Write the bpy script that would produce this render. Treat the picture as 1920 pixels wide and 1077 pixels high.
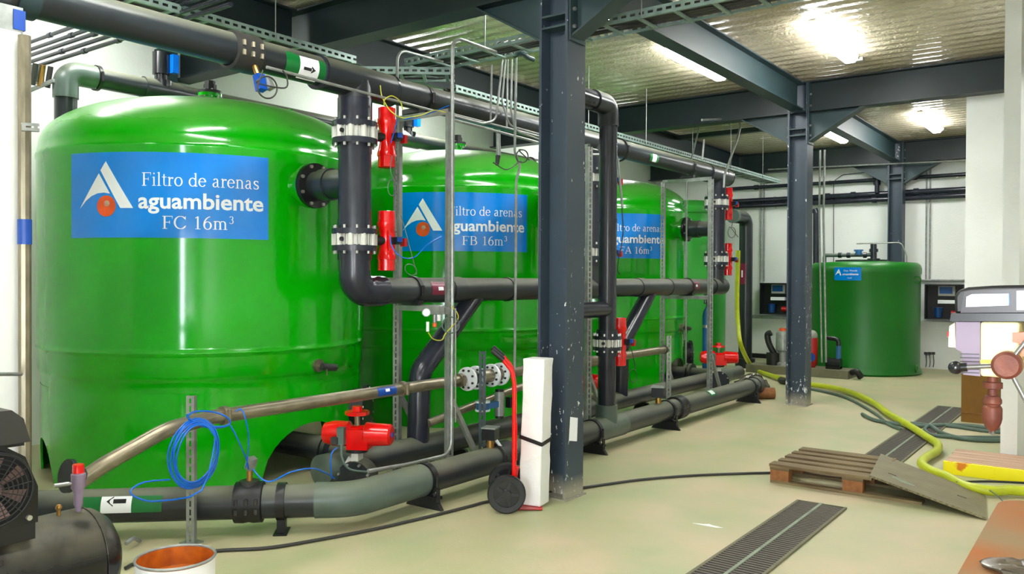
import bpy, math, random
from mathutils import Vector, Matrix
random.seed(7)
PI = math.pi
rad = math.radians
sc = bpy.context.scene
for o in list(bpy.data.objects):
    bpy.data.objects.remove(o)
col = sc.collection

# ------------------------------------------------------------ camera
CAMH, FPX = 1.55, 1554.4
yaw, pitch, roll = rad(36.44), rad(0.63), rad(0.264)
Fw = Vector((-math.sin(yaw)*math.cos(pitch), math.cos(yaw)*math.cos(pitch), -math.sin(pitch)))
R0 = Vector((math.cos(yaw), math.sin(yaw), 0)); U0 = R0.cross(Fw)
Rt = R0*math.cos(roll) + U0*math.sin(roll)
Up = -R0*math.sin(roll) + U0*math.cos(roll)
cd = bpy.data.cameras.new('camera'); cam = bpy.data.objects.new('camera', cd); col.objects.link(cam)
cam.matrix_world = Matrix(((Rt.x, Up.x, -Fw.x, 0), (Rt.y, Up.y, -Fw.y, 0), (Rt.z, Up.z, -Fw.z, CAMH), (0, 0, 0, 1)))
cd.sensor_width = 36; cd.lens = 36*FPX/1920; cd.clip_start = .05; cd.clip_end = 200
sc.camera = cam
# ------------------------------------------------------------ light, exposure
sc.view_settings.view_transform = 'Standard'; sc.view_settings.look = 'None'
sc.view_settings.exposure = 0.5; sc.view_settings.gamma = 1; sc.view_settings.use_curve_mapping = False
w = bpy.data.worlds.new('world'); sc.world = w; w.use_nodes = True
w.node_tree.nodes['Background'].inputs[0].default_value = (.85, .93, 1, 1)
w.node_tree.nodes['Background'].inputs[1].default_value = 20.0
LAMP = 42.0           # emission of the fluorescent diffusers
LAMPCOL = (0.97, 1.0, 0.99)
FLASH = 28.0
fl = bpy.data.lights.new('camera_flash', 'AREA'); fl.energy = FLASH; fl.shape = 'DISK'; fl.size = .05; fl.color = (1, .97, .95)
flo = bpy.data.objects.new('camera_flash', fl); col.objects.link(flo)
flo.matrix_world = cam.matrix_world.copy(); flo.location = Vector((0, 0, CAMH)) + Up*.06 + Rt*.05


def at(px, py, **k):
    """pixel of the 1920x1077 photograph -> the point where its ray meets a plane of the room"""
    d = Fw*FPX + Rt*(px-960) - Up*(py-538.5)
    if 'x' in k: t = k['x']/d.x
    elif 'y' in k: t = k['y']/d.y
    elif 'z' in k: t = (k['z']-CAMH)/d.z
    else: t = k['d']/FPX
    return Vector((0, 0, CAMH)) + d*t


# ------------------------------------------------------------ materials
def lin(c):
    return tuple(((v/255)/12.92 if v/255 <= .04045 else ((v/255+.055)/1.055)**2.4) for v in c)


def mat(name, rgb, rough=.5, metal=0.0, vary=.12, vscale=6.0, bump=0.0, bscale=60.0, dust=None, dust_amt=.6, dust_con=False,
        rgb2=None, coat=0.0, emit=0.0, rough_var=.06, stretch=None, trans=0.0, thr=None):
    m = bpy.data.materials.new(name); m.use_nodes = True
    nt = m.node_tree; N = nt.nodes; L = nt.links
    b = N['Principled BSDF']
    c = lin(rgb)
    tc = N.new('ShaderNodeTexCoord'); vec = tc.outputs['Object']
    if stretch:
        mp = N.new('ShaderNodeMapping'); mp.inputs['Scale'].default_value = stretch
        L.new(vec, mp.inputs[0]); vec = mp.outputs[0]
    n = N.new('ShaderNodeTexNoise'); n.inputs['Scale'].default_value = vscale; n.inputs['Detail'].default_value = 5
    L.new(vec, n.inputs['Vector'])
    cr = N.new('ShaderNodeValToRGB')
    lo, hi = (.35, .68) if thr is None else thr
    cr.color_ramp.elements[0].position = lo; cr.color_ramp.elements[1].position = hi
    c2 = lin(rgb2) if rgb2 else tuple(v*(1+vary) for v in c)
    c1 = c if rgb2 else tuple(v*(1-vary) for v in c)
    cr.color_ramp.elements[0].color = (*c1, 1); cr.color_ramp.elements[1].color = (*c2, 1)
    L.new(n.outputs['Fac'], cr.inputs[0])
    out = cr.outputs[0]
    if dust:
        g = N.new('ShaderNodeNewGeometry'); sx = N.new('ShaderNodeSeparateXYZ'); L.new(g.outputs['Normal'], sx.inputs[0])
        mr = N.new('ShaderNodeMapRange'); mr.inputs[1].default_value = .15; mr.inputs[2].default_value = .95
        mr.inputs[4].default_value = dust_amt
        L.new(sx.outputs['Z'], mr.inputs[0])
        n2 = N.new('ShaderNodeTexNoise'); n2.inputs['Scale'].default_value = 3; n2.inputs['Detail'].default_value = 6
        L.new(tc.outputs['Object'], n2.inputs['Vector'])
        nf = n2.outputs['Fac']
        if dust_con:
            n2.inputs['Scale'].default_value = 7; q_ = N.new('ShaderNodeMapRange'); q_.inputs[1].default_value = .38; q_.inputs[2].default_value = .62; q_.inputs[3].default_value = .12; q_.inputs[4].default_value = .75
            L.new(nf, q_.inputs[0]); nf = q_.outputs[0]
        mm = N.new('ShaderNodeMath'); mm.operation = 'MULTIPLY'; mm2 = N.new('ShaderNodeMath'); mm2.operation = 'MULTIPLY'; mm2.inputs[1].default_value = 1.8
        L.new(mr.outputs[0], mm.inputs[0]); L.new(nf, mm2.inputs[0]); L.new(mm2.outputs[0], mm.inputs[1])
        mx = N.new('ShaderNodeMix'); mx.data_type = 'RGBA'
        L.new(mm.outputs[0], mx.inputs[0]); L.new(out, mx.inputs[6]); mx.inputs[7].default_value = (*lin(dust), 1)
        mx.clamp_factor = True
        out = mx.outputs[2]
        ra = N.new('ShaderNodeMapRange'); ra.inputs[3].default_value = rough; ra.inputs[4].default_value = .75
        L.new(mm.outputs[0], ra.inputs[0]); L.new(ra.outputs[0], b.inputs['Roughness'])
    else:
        rr = N.new('ShaderNodeMapRange'); rr.inputs[3].default_value = max(.03, rough-rough_var); rr.inputs[4].default_value = min(1, rough+rough_var)
        L.new(n.outputs['Fac'], rr.inputs[0]); L.new(rr.outputs[0], b.inputs['Roughness'])
    L.new(out, b.inputs['Base Color'])
    b.inputs['Metallic'].default_value = metal
    if coat:
        b.inputs['Coat Weight'].default_value = coat; b.inputs['Coat Roughness'].default_value = .08
    if trans:
        b.inputs['Transmission Weight'].default_value = trans
    if bump:
        nb = N.new('ShaderNodeTexNoise'); nb.inputs['Scale'].default_value = bscale; nb.inputs['Detail'].default_value = 3
        L.new(tc.outputs['Object'], nb.inputs['Vector'])
        bp = N.new('ShaderNodeBump'); bp.inputs['Strength'].default_value = bump; bp.inputs['Distance'].default_value = .02
        L.new(nb.outputs['Fac'], bp.inputs['Height']); L.new(bp.outputs[0], b.inputs['Normal'])
    if emit:
        b.inputs['Emission Color'].default_value = (*LAMPCOL, 1); b.inputs['Emission Strength'].default_value = emit
    return m


MT = {}
MT['floor'] = mat('floor_concrete', (166, 172, 130), .50, vary=0, rgb2=(194, 180, 148), vscale=1.6, bump=.08, bscale=45, rough_var=.12)
MT['wall'] = mat('white_plaster', (236, 238, 234), .8, vary=.03, vscale=2, bump=.12, bscale=30)
MT['ceiling'] = mat('sprayed_ceiling', (196, 184, 160), .26, vary=.08, vscale=2.5, bump=.9, bscale=30, rough_var=.06, coat=.5)
MT['green'] = mat('green_gelcoat', (6, 168, 4), .12, vary=.07, vscale=1.6, dust=(112, 150, 84), dust_amt=.5, coat=.4)
MT['green2'] = mat('green_plastic_tank', (10, 108, 20), .38, vary=.08, vscale=2)
MT['green3'] = mat('green_far_tank', (50, 160, 55), .3, vary=.08, vscale=2)
MT['blue'] = mat('sign_blue', (0, 132, 226), .14, vary=.03, coat=.2)
MT['white'] = mat('sign_white', (238, 244, 246), .3, vary=.01)
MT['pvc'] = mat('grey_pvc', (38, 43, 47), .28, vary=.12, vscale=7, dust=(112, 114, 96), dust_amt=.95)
MT['pvc2'] = mat('grey_pvc_clean', (38, 41, 52), .24, vary=.12, vscale=9)
MT['pvcgreen'] = mat('dusty_green_grey_pvc', (78, 92, 86), .32, vary=.12, vscale=8, dust=(112, 118, 96), dust_amt=.6)
MT['black'] = mat('black_rubber', (20, 21, 23), .45, vary=.2)
MT['blackg'] = mat('black_plastic', (22, 24, 27), .25, vary=.2)
MT['steel'] = mat('blue_grey_steel_paint', (44, 64, 68), .5, vary=.12, vscale=5)
MT['steelbeam'] = mat('dark_green_grey_beam_paint', (25, 38, 41), .5, vary=.15, vscale=3, dust=None)
MT['galv'] = mat('galvanised_steel', (150, 154, 150), .38, metal=.45, vary=.18, vscale=14)
MT['tray'] = mat('galvanised_tray', (136, 158, 150), .45, metal=.25, vary=.15, vscale=10)
MT['stain'] = mat('stainless_pipe', (140, 132, 112), .33, metal=.7, vary=.2, vscale=9, stretch=(8, 1, 1))
MT['chrome'] = mat('chrome', (132, 132, 130), .25, metal=.6, vary=.05)
MT['bolt'] = mat('zinc_bolt', (190, 190, 186), .3, metal=.8, vary=.1)
MT['red'] = mat('red_paint', (224, 10, 10), .2, vary=.08, coat=.3)
MT['darkred'] = mat('dark_red_paint', (170, 16, 18), .3, vary=.12)
MT['orange'] = mat('orange_ball', (226, 88, 34), .3, vary=.2, vscale=8)
MT['valvew'] = mat('pale_valve_body', (206, 206, 198), .4, vary=.06)
MT['greensticker'] = mat('green_sticker', (16, 108, 48), .3, vary=.05)
MT['maroon'] = mat('maroon_sticker', (120, 30, 60), .3, vary=.05)
MT['bluesticker'] = mat('blue_sticker', (18, 70, 160), .3, vary=.05)
MT['bluetube'] = mat('blue_air_tube', (10, 100, 205), .22, vary=.1)
MT['teal'] = mat('blue_valve_paint', (40, 96, 150), .35, vary=.1)
MT['yellow'] = mat('yellow_wire', (196, 196, 60), .4, vary=.1)
MT['hose'] = mat('yellow_hose', (186, 196, 34), .35, vary=.08, vscale=10)
MT['ghose'] = mat('grey_green_hose', (84, 104, 94), .4, vary=.12)
MT['cable'] = mat('dark_cable', (48, 48, 46), .5, vary=.1)
MT['wood'] = mat('weathered_pallet_wood', (98, 80, 54), .75, vary=0, rgb2=(134, 118, 84), vscale=14, bump=.2, bscale=90, stretch=(.2, 3, 3))
MT['woodblock'] = mat('pallet_block_wood', (142, 92, 50), .75, vary=.2, vscale=18, bump=.2, bscale=90)
MT['palewood'] = mat('pale_plank_wood', (196, 166, 142), .7, vary=0, rgb2=(170, 132, 108), vscale=9, bump=.1, stretch=(.3, 4, 4))
MT['yellowpaint'] = mat('yellow_paint_chipped', (255, 240, 0), .4, vary=0, rgb2=(226, 130, 10), vscale=9, thr=(.58, .66))
MT['cream'] = mat('machine_cream_paint', (250, 236, 176), .35, vary=.03)
MT['machgrey'] = mat('machine_grey_paint', (128, 112, 134), .4, vary=.05)
MT['rust'] = mat('rusty_steel', (116, 62, 44), .55, metal=.2, vary=0, rgb2=(94, 48, 38), vscale=30, bump=.1)
MT['rusttable'] = mat('rusty_bench_top', (160, 92, 32), .6, vary=0, rgb2=(140, 116, 82), vscale=3.2, bump=.05)
MT['rustcan'] = mat('rusty_orange_residue', (196, 104, 22), .4, vary=0, rgb2=(160, 74, 20), vscale=14, coat=.5)
MT['canwhite'] = mat('stained_white_can', (226, 226, 226), .35, vary=0, rgb2=(120, 96, 100), vscale=7, thr=(.66, .70))
MT['foam'] = mat('white_wrapped_foam', (240, 240, 238), .5, vary=.02, bump=.3, bscale=14)
MT['card'] = mat('brown_cardboard', (122, 84, 24), .8, vary=.08)
MT['concrete'] = mat('grey_concrete_pad', (112, 110, 88), .85, vary=.1, vscale=8, bump=.2)
MT['grate'] = mat('cast_iron_grate', (92, 86, 78), .6, metal=.2, vary=.2)
MT['gratepale'] = mat('pale_grate_rib', (128, 140, 118), .6, vary=.2)
MT['dark'] = mat('hollow_shade_black', (16, 16, 16), .9, vary=.1)  # near-black colour that paints the shade inside hollows
MT['dustyblack'] = mat('dusty_black_vessel', (18, 18, 20), .22, vary=.15, vscale=5, dust=(88, 84, 66), dust_amt=.85, dust_con=True)
MT['fanmetal'] = mat('fan_flywheel_metal', (120, 98, 98), .4, metal=.5, vary=.1)
MT['brass'] = mat('brass', (170, 130, 70), .35, metal=.8, vary=.1)
MT['rust2'] = mat('dark_purple_grey_panel', (42, 38, 46), .35, vary=.1)
MT['label'] = mat('white_label', (244, 246, 250), .4, vary=.01)
MT['clear'] = mat('clear_plastic_film', (150, 140, 122), .25, vary=.02, trans=.75)
MT['bluecup'] = mat('blue_plastic', (20, 70, 130), .3, vary=.1)
MT['skirtin'] = MT['dark']
MT['lamp'] = mat('lamp_diffuser', (255, 255, 255), .5, emit=LAMP, vary=0)
MT['lampbody'] = mat('lamp_housing_grey', (150, 150, 140), .5, vary=.05)
MT['plate'] = mat('worn_tread_plate', (128, 116, 86), .5, metal=.25, vary=0, rgb2=(146, 140, 106), vscale=6)
# column paint with white chips near the floor
def chips():
    m = mat('chipped_column_paint', (50, 63, 76), .45, vary=.1, vscale=4)
    nt = m.node_tree; N = nt.nodes; L = nt.links; b = N['Principled BSDF']
    src = b.inputs['Base Color'].links[0].from_socket
    g = N.new('ShaderNodeNewGeometry'); mp = N.new('ShaderNodeMapping'); mp.inputs['Scale'].default_value = (1, 1, .45)
    L.new(g.outputs['Position'], mp.inputs[0])
    n = N.new('ShaderNodeTexNoise'); n.inputs['Scale'].default_value = 34; n.inputs['Detail'].default_value = 6; n.inputs['Roughness'].default_value = .62; L.new(mp.outputs[0], n.inputs['Vector'])
    s = N.new('ShaderNodeSeparateXYZ'); L.new(g.outputs['Position'], s.inputs[0])
    hr = N.new('ShaderNodeMapRange'); hr.inputs[1].default_value = 0; hr.inputs[2].default_value = 2.0; hr.inputs[3].default_value = .03; hr.inputs[4].default_value = -.06
    L.new(s.outputs['Z'], hr.inputs[0])
    ad = N.new('ShaderNodeMath'); L.new(n.outputs['Fac'], ad.inputs[0]); L.new(hr.outputs[0], ad.inputs[1])
    lf = N.new('ShaderNodeTexNoise'); lf.inputs['Scale'].default_value = 3.1; L.new(g.outputs['Position'], lf.inputs['Vector'])
    lm = N.new('ShaderNodeMapRange'); lm.inputs[1].default_value = .42; lm.inputs[2].default_value = .62; lm.inputs[3].default_value = -.07; lm.inputs[4].default_value = .02; L.new(lf.outputs['Fac'], lm.inputs[0])
    ad0 = ad; ad = N.new('ShaderNodeMath'); L.new(ad0.outputs[0], ad.inputs[0]); L.new(lm.outputs[0], ad.inputs[1])
    gt = N.new('ShaderNodeMath'); gt.operation = 'GREATER_THAN'; gt.inputs[1].default_value = .615; L.new(ad.outputs[0], gt.inputs[0])
    # bare, dusty foot
    ft = N.new('ShaderNodeMapRange'); ft.inputs[1].default_value = .16; ft.inputs[2].default_value = .05; L.new(s.outputs['Z'], ft.inputs[0])
    m1 = N.new('ShaderNodeMix'); m1.data_type = 'RGBA'; L.new(ft.outputs[0], m1.inputs[0]); L.new(src, m1.inputs[6]); m1.inputs[7].default_value = (*lin((150, 146, 130)), 1)
    m2 = N.new('ShaderNodeMix'); m2.data_type = 'RGBA'; L.new(gt.outputs[0], m2.inputs[0]); L.new(m1.outputs[2], m2.inputs[6]); m2.inputs[7].default_value = (.75, .77, .78, 1)
    L.new(m2.outputs[2], b.inputs['Base Color'])
    return m
MT['column'] = chips()
# tread pattern on the ramp plate
def tread():
    m = MT['plate']; nt = m.node_tree; N = nt.nodes; L = nt.links; b = N['Principled BSDF']
    tc = N.new('ShaderNodeTexCoord'); bk = N.new('ShaderNodeTexChecker'); bk.inputs['Scale'].default_value = 55
    L.new(tc.outputs['Object'], bk.inputs['Vector'])
    bp = N.new('ShaderNodeBump'); bp.inputs['Strength'].default_value = .9; bp.inputs['Distance'].default_value = .006
    old = b.inputs['Base Color'].links[0].from_socket; mx = N.new('ShaderNodeMix'); mx.data_type = 'RGBA'; mx.blend_type = 'MULTIPLY'
    mf = N.new('ShaderNodeMath'); mf.operation = 'MULTIPLY'; mf.inputs[1].default_value = .6; L.new(bk.outputs['Fac'], mf.inputs[0]); L.new(mf.outputs[0], mx.inputs[0]); L.new(old, mx.inputs[6]); mx.inputs[7].default_value = (.35, .33, .28, 1); L.new(mx.outputs[2], b.inputs['Base Color'])
    L.new(bk.outputs['Fac'], bp.inputs['Height']); L.new(bp.outputs[0], b.inputs['Normal'])
tread()


# ------------------------------------------------------------ mesh builder
WORLD = {}


def frame(d):
    d = d.normalized(); a = Vector((0, 0, 1)) if abs(d.z) < .9 else Vector((1, 0, 0))
    u = d.cross(a).normalized(); v = d.cross(u).normalized()
    return u, v


class M:
    def __init__(s): s.v = []; s.f = []
    def add(s, vs, fs):
        k = len(s.v); s.v += [Vector(p) for p in vs]; s.f += [tuple(i+k for i in f) for f in fs]; return s
    def box(s, lo, hi, rz=0.0, piv=None):
        x0, y0, z0 = lo; x1, y1, z1 = hi
        vs = [Vector(p) for p in ((x0, y0, z0), (x1, y0, z0), (x1, y1, z0), (x0, y1, z0), (x0, y0, z1), (x1, y0, z1), (x1, y1, z1), (x0, y1, z1))]
        if rz:
            p = Vector(piv) if piv else Vector(((x0+x1)/2, (y0+y1)/2, 0)); R = Matrix.Rotation(rz, 3, 'Z')
            vs = [R @ (q-p)+p for q in vs]
        return s.add(vs, [(0, 3, 2, 1), (4, 5, 6, 7), (0, 1, 5, 4), (1, 2, 6, 5), (2, 3, 7, 6), (3, 0, 4, 7)])
    def cbox(s, c, sz, rz=0.0):
        return s.box([c[i]-sz[i]/2 for i in range(3)], [c[i]+sz[i]/2 for i in range(3)], rz)
    def beam(s, p0, p1, wd, ht, upv=(0, 0, 1)):
        """rectangular bar between two points"""
        p0 = Vector(p0); p1 = Vector(p1); d = (p1-p0).normalized(); upv = Vector(upv)
        if abs(d.dot(upv)) > .97: upv = Vector((0, 1, 0))
        sd = d.cross(upv).normalized(); u = sd.cross(d).normalized()
        vs = [p+sd*a*wd/2+u*b*ht/2 for p in (p0, p1) for a, b in ((-1, -1), (1, -1), (1, 1), (-1, 1))]
        return s.add(vs, [(0, 1, 2, 3), (7, 6, 5, 4), (0, 4, 5, 1), (1, 5, 6, 2), (2, 6, 7, 3), (3, 7, 4, 0)])
    def cyl(s, p0, p1, r0, r1=None, n=16, caps=True):
        p0 = Vector(p0); p1 = Vector(p1); r1 = r0 if r1 is None else r1
        u, v = frame(p1-p0); vs = []
        for p, r in ((p0, r0), (p1, r1)):
            vs += [p+u*r*math.cos(2*PI*i/n)+v*r*math.sin(2*PI*i/n) for i in range(n)]
        fs = [(i, (i+1) % n, n+(i+1) % n, n+i) for i in range(n)]
        if caps: fs += [tuple(range(n-1, -1, -1)), tuple(range(n, 2*n))]
        return s.add(vs, fs)
    def lathe(s, prof, o=(0, 0, 0), ax=(0, 0, 1), n=32, caps=True):
        """prof: list of (radius, distance along the axis)"""
        o = Vector(o); ax = Vector(ax).normalized(); u, v = frame(ax)
        if ax.z > .99: u, v = Vector((1, 0, 0)), Vector((0, 1, 0))
        vs = []
        for r, z in prof: vs += [o+ax*z+u*r*math.cos(2*PI*i/n)+v*r*math.sin(2*PI*i/n) for i in range(n)]
        fs = [(k*n+i, k*n+(i+1) % n, (k+1)*n+(i+1) % n, (k+1)*n+i) for k in range(len(prof)-1) for i in range(n)]
        if caps: fs += [tuple(range(n-1, -1, -1)), tuple(range((len(prof)-1)*n, len(prof)*n))]
        return s.add(vs, fs)
    def tube(s, pts, r, n=12, bend=0.0, seg=6, smooth=False, caps=True):
        pts = [Vector(p) for p in pts]
        if smooth: pts = catmull(pts, seg)
        elif bend: pts = fillet(pts, bend, seg)
        q = [pts[0]]
        for p in pts[1:]:
            if (p-q[-1]).length > 1e-5: q.append(p)
        pts = q; u = None; vs = []
        for i, p in enumerate(pts):
            t = (pts[min(i+1, len(pts)-1)]-pts[max(i-1, 0)]).normalized()
            if u is None: u, v = frame(t)
            else:
                u = (u-t*u.dot(t)).normalized(); v = t.cross(u)
            vs += [p+u*r*math.cos(2*PI*k/n)+v*r*math.sin(2*PI*k/n) for k in range(n)]
        m = len(pts)
        fs = [(a*n+k, a*n+(k+1) % n, (a+1)*n+(k+1) % n, (a+1)*n+k) for a in range(m-1) for k in range(n)]
        if caps: fs += [tuple(range(n-1, -1, -1)), tuple(range((m-1)*n, m*n))]
        return s.add(vs, fs)
    def ring(s, c, ax, R, r, n=32, k=8):
        c = Vector(c); u, v = frame(Vector(ax)); a = Vector(ax).normalized(); vs = []
        for i in range(n):
            d = u*math.cos(2*PI*i/n)+v*math.sin(2*PI*i/n)
            vs += [c+d*(R+r*math.cos(2*PI*j/k))+a*r*math.sin(2*PI*j/k) for j in range(k)]
        fs = [(i*k+j, i*k+(j+1) % k, ((i+1) % n)*k+(j+1) % k, ((i+1) % n)*k+j) for i in range(n) for j in range(k)]
        return s.add(vs, fs)
    def ball(s, c, r, n=16, sq=(1, 1, 1)):
        c = Vector(c); m = n//2; vs = []
        for i in range(m+1):
            th = PI*i/m; rr = max(1e-4, math.sin(th))
            vs += [c+Vector((r*sq[0]*rr*math.cos(2*PI*k/n), r*sq[1]*rr*math.sin(2*PI*k/n), r*sq[2]*math.cos(th))) for k in range(n)]
        fs = [(i*n+k, (i+1)*n+k, (i+1)*n+(k+1) % n, i*n+(k+1) % n) for i in range(m) for k in range(n)]
        return s.add(vs, fs)
    def prism(s, poly, th, o, ex, ey):
        """flat polygon poly (2-D) placed by origin and two axes, thickened by th along their normal"""
        o = Vector(o); ex = Vector(ex); ey = Vector(ey); nn = ex.cross(ey).normalized()*th; k = len(poly)
        vs = [o+ex*a+ey*b for a, b in poly]; vs += [p+nn for p in vs]
        return s.add(vs, [tuple(range(k-1, -1, -1)), tuple(range(k, 2*k))]+[(i, (i+1) % k, k+(i+1) % k, k+i) for i in range(k)])
    def build(s, name, m, parent=None, ang=35, origin=None, label=None):
        me = bpy.data.meshes.new(name)
        if origin is None:
            if not s.v: origin = Vector((0, 0, 0))
            else: origin = Vector([(min(p[i] for p in s.v)+max(p[i] for p in s.v))/2 for i in range(3)])
        origin = Vector(origin)
        me.from_pydata([tuple(p-origin) for p in s.v], [], s.f); me.update()
        if ang:
            me.polygons.foreach_set('use_smooth', [True]*len(me.polygons)); me.set_sharp_from_angle(angle=rad(ang))
        me.materials.append(MT[m] if isinstance(m, str) else m)
        o = bpy.data.objects.new(name, me); col.objects.link(o)
        WORLD[o.name] = origin.copy()
        if parent is not None:
            o.parent = parent; o.location = origin-WORLD[parent.name]
        else: o.location = origin
        if label: o['label'] = label
        return o


def catmull(p, seg):
    q = [p[0]*2-p[1]]+p+[p[-1]*2-p[-2]]; out = []
    for i in range(1, len(q)-2):
        a, b, c, d = q[i-1:i+3]
        for k in range(seg):
            t = k/seg
            out.append(.5*((2*b)+(c-a)*t+(2*a-5*b+4*c-d)*t*t+(3*b-a-3*c+d)*t**3))
    return out+[p[-1]]


def fillet(p, r, seg):
    out = [p[0]]
    for i in range(1, len(p)-1):
        a = p[i-1]-p[i]; b = p[i+1]-p[i]; la, lb = a.length, b.length; a.normalize(); b.normalize()
        th = a.angle(b)
        if th > PI-.02: out.append(p[i]); continue
        t = min(r/math.tan(th/2), la*.49, lb*.49); rr = t*math.tan(th/2)
        bis = (a+b).normalized(); ctr = p[i]+bis*(rr/math.sin(th/2)); s0 = p[i]+a*t-ctr; s1 = p[i]+b*t-ctr
        om = s0.angle(s1)
        for k in range(seg+1):
            f = k/seg
            out.append(ctr+(s0*math.sin((1-f)*om)+s1*math.sin(f*om))/math.sin(om))
    return out+[p[-1]]


def thing(name, label, cat, loc, group=None):
    o = bpy.data.objects.new(name, None); col.objects.link(o); o.empty_display_size = .1
    o.location = loc; WORLD[o.name] = Vector(loc); o['label'] = label; o['category'] = cat
    if group: o['group'] = group
    return o


def tag(o, label, cat, group=None):
    o['label'] = label; o['category'] = cat
    if group: o['group'] = group
    return o


def struct(o): o['kind'] = 'structure'; return o


def bolts(parent, c, ax, R, n, r=.011, h=.02, ph=0.0, mt='bolt', name='bolt'):
    """flange bolts: heads standing off both faces, one joined part"""
    c = Vector(c); ax = Vector(ax).normalized(); u, v = frame(ax); m = M()
    for i in range(n):
        a = 2*PI*(i+.5)/n+ph; p = c+u*R*math.cos(a)+v*R*math.sin(a)
        m.cyl(p-ax*h, p+ax*h, r, n=6)
    return m.build(name, mt, parent)


def patch(axis0, d, r, a0, a1, ang0, ang1, up=(0, 0, 1), th=.0015, n=12):
    """curved sticker on a pipe: along the axis from a0 to a1, around it from ang0 to ang1 (degrees from up)"""
    axis0 = Vector(axis0); d = Vector(d).normalized(); up = Vector(up); up = (up-d*up.dot(d)).normalized(); sd = d.cross(up)
    m = M(); vs = []
    for i in range(n+1):
        a = rad(ang0+(ang1-ang0)*i/n); rd = up*math.cos(a)+sd*math.sin(a)
        for rr in (r, r+th):
            vs += [axis0+d*a0+rd*rr, axis0+d*a1+rd*rr]
    fs = []
    for i in range(n):
        k = i*4; q = k+4
        fs += [(k+2, k+3, q+3, q+2), (k, q, q+1, k+1), (k, k+2, q+2, q), (k+1, q+1, q+3, k+3)]
    fs += [(0, 1, 3, 2), (4*n, 4*n+2, 4*n+3, 4*n+1)]
    return m.add(vs, fs)


def strut(p0, p1, wd, face, parent, name='post', mt='galv', slot=.05):
    """slotted galvanised channel; face = direction its slotted side looks"""
    p0 = Vector(p0); p1 = Vector(p1); d = (p1-p0).normalized(); fc = Vector(face); fc = (fc-d*fc.dot(d)).normalized(); sd = d.cross(fc)
    m = M(); L = (p1-p0).length; h = wd/2; t = .003
    for s in (-1, 1):
        m.beam(p0+sd*s*h, p1+sd*s*h, wd*.9, t, upv=sd)              # side webs
        m.beam(p0+sd*s*wd*.31+fc*wd*.43, p1+sd*s*wd*.31+fc*wd*.43, wd*.36, t, upv=fc)   # strips beside the slots
    k = max(1, int(L/slot))
    for i in range(k+1):
        q = p0+d*min(L-.008, i*slot+.008)
        m.beam(q-d*.008+fc*wd*.43, q+d*.008+fc*wd*.43, wd*.34, t, upv=fc)
    return m.build(name, mt, parent, ang=0)


def isect(m, p0, p1, h, b, tf, tw, upv=(0, 0, 1)):
    """I-section between two points"""
    p0 = Vector(p0); p1 = Vector(p1); u = Vector(upv)
    for s in (-1, 1): m.beam(p0+u*s*(h/2-tf/2), p1+u*s*(h/2-tf/2), b, tf, upv)
    m.beam(p0, p1, tw, h-2*tf, upv)
    return m


# ------------------------------------------------------------ room shell
XL, XR, YF, YB, ZC = -8.0, 2.8, -3.6, 15.95, 3.97
struct(M().box((XL-.2, YF-.2, -.2), (XR+.2, YB+.2, 0)).build('floor', 'floor', ang=0))
# ceiling: ribbed deck under sprayed foam, ribs run along X
m = M(); vs = []; fs = []; pitch_ = .19; prof = []
y = YF
while y < YB+.2:
    prof += [(y, .0), (y+.07, .0), (y+.105, .011), (y+.155, .011)]; y += pitch_
for x in (XL-.1, XR+.1):
    for (yy, dz) in prof: vs.append((x, yy, ZC+dz))
k = len(prof)
fs = [(i, k+i, k+i+1, i+1) for i in range(k-1)]
m.add(vs, fs)
m.box((XL-.1, YF, ZC+.08), (XR+.1, YB+.1, ZC+.2))
struct(m.build('ceiling', 'ceiling', ang=20))
struct(M().box((XL-.2, YF, 0), (XL, YB, ZC+.1)).build('wall_left', 'wall', ang=0))
struct(M().box((XL-.2, YB, 0), (XR+.2, YB+.2, ZC+.1)).build('wall_back', 'wall', ang=0))
struct(M().box((XR, YF, 0), (XR+.2, YB, ZC+.1)).build('wall_right', 'wall', ang=0))
# wall behind the camera with an open doorway to daylight
fw = M().box((XL-.2, YF-.2, 0), (-.5, YF, ZC+.1)).box((.5, YF-.2, 0), (1.0, YF, ZC+.1)).box((-.5, YF-.2, 2.15), (.5, YF, ZC+.1)).box((1.9, YF-.2, 0), (XR+.2, YF, ZC+.1)).box((1.0, YF-.2, 0), (1.9, YF, 1.0)).box((1.0, YF-.2, 2.15), (1.9, YF, ZC+.1))
struct(fw.build('wall_front', 'wall', ang=0))
for nm_, x_, z_, w_, h_ in (('doorway_portal', 0, 1.075, 1.0, 2.15), ('window_portal', 1.45, 1.575, .9, 1.15)):
    pl = bpy.data.lights.new(nm_, 'AREA'); pl.shape = 'RECTANGLE'; pl.size = w_; pl.size_y = h_; pl.cycles.is_portal = True
    po = bpy.data.objects.new(nm_, pl); col.objects.link(po); po.location = (x_, YF-.1, z_); po.rotation_euler = (rad(90), 0, rad(180))
wf = M()
for xx in (1.0, 1.435, 1.87): wf.box((xx, YF-.12, 1.0), (xx+.03, YF-.08, 2.15))
for z_ in (1.0, 2.12): wf.box((1.0, YF-.12, z_), (1.9, YF-.08, z_+.03))
struct(wf.build('window_1', 'lampbody', ang=0))
struct(M().box((XL, YB-.012, .0), (-4.95, YB, .09)).build('baseboard_back', 'black', ang=0))
# white piers
struct(M().box((-.822, 8.02, 0), (-.701, 9.0, ZC)).build('trim_1', 'wall', ang=0))
struct(M().box((-1.435, 10.46, 0), (-.89, 10.9, ZC)).build('trim_2', 'wall', ang=0))
struct(M().box((-5.4, .6, 0), (-4.285, 1.812, 2.72)).build('trim_3', 'wall', ang=0))
# slim dark pier line on the left wall
struct(M().box((XL, 4.66, 0), (XL+.10, 4.86, ZC-.1)).build('trim_4', 'steel', ang=0))

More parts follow.
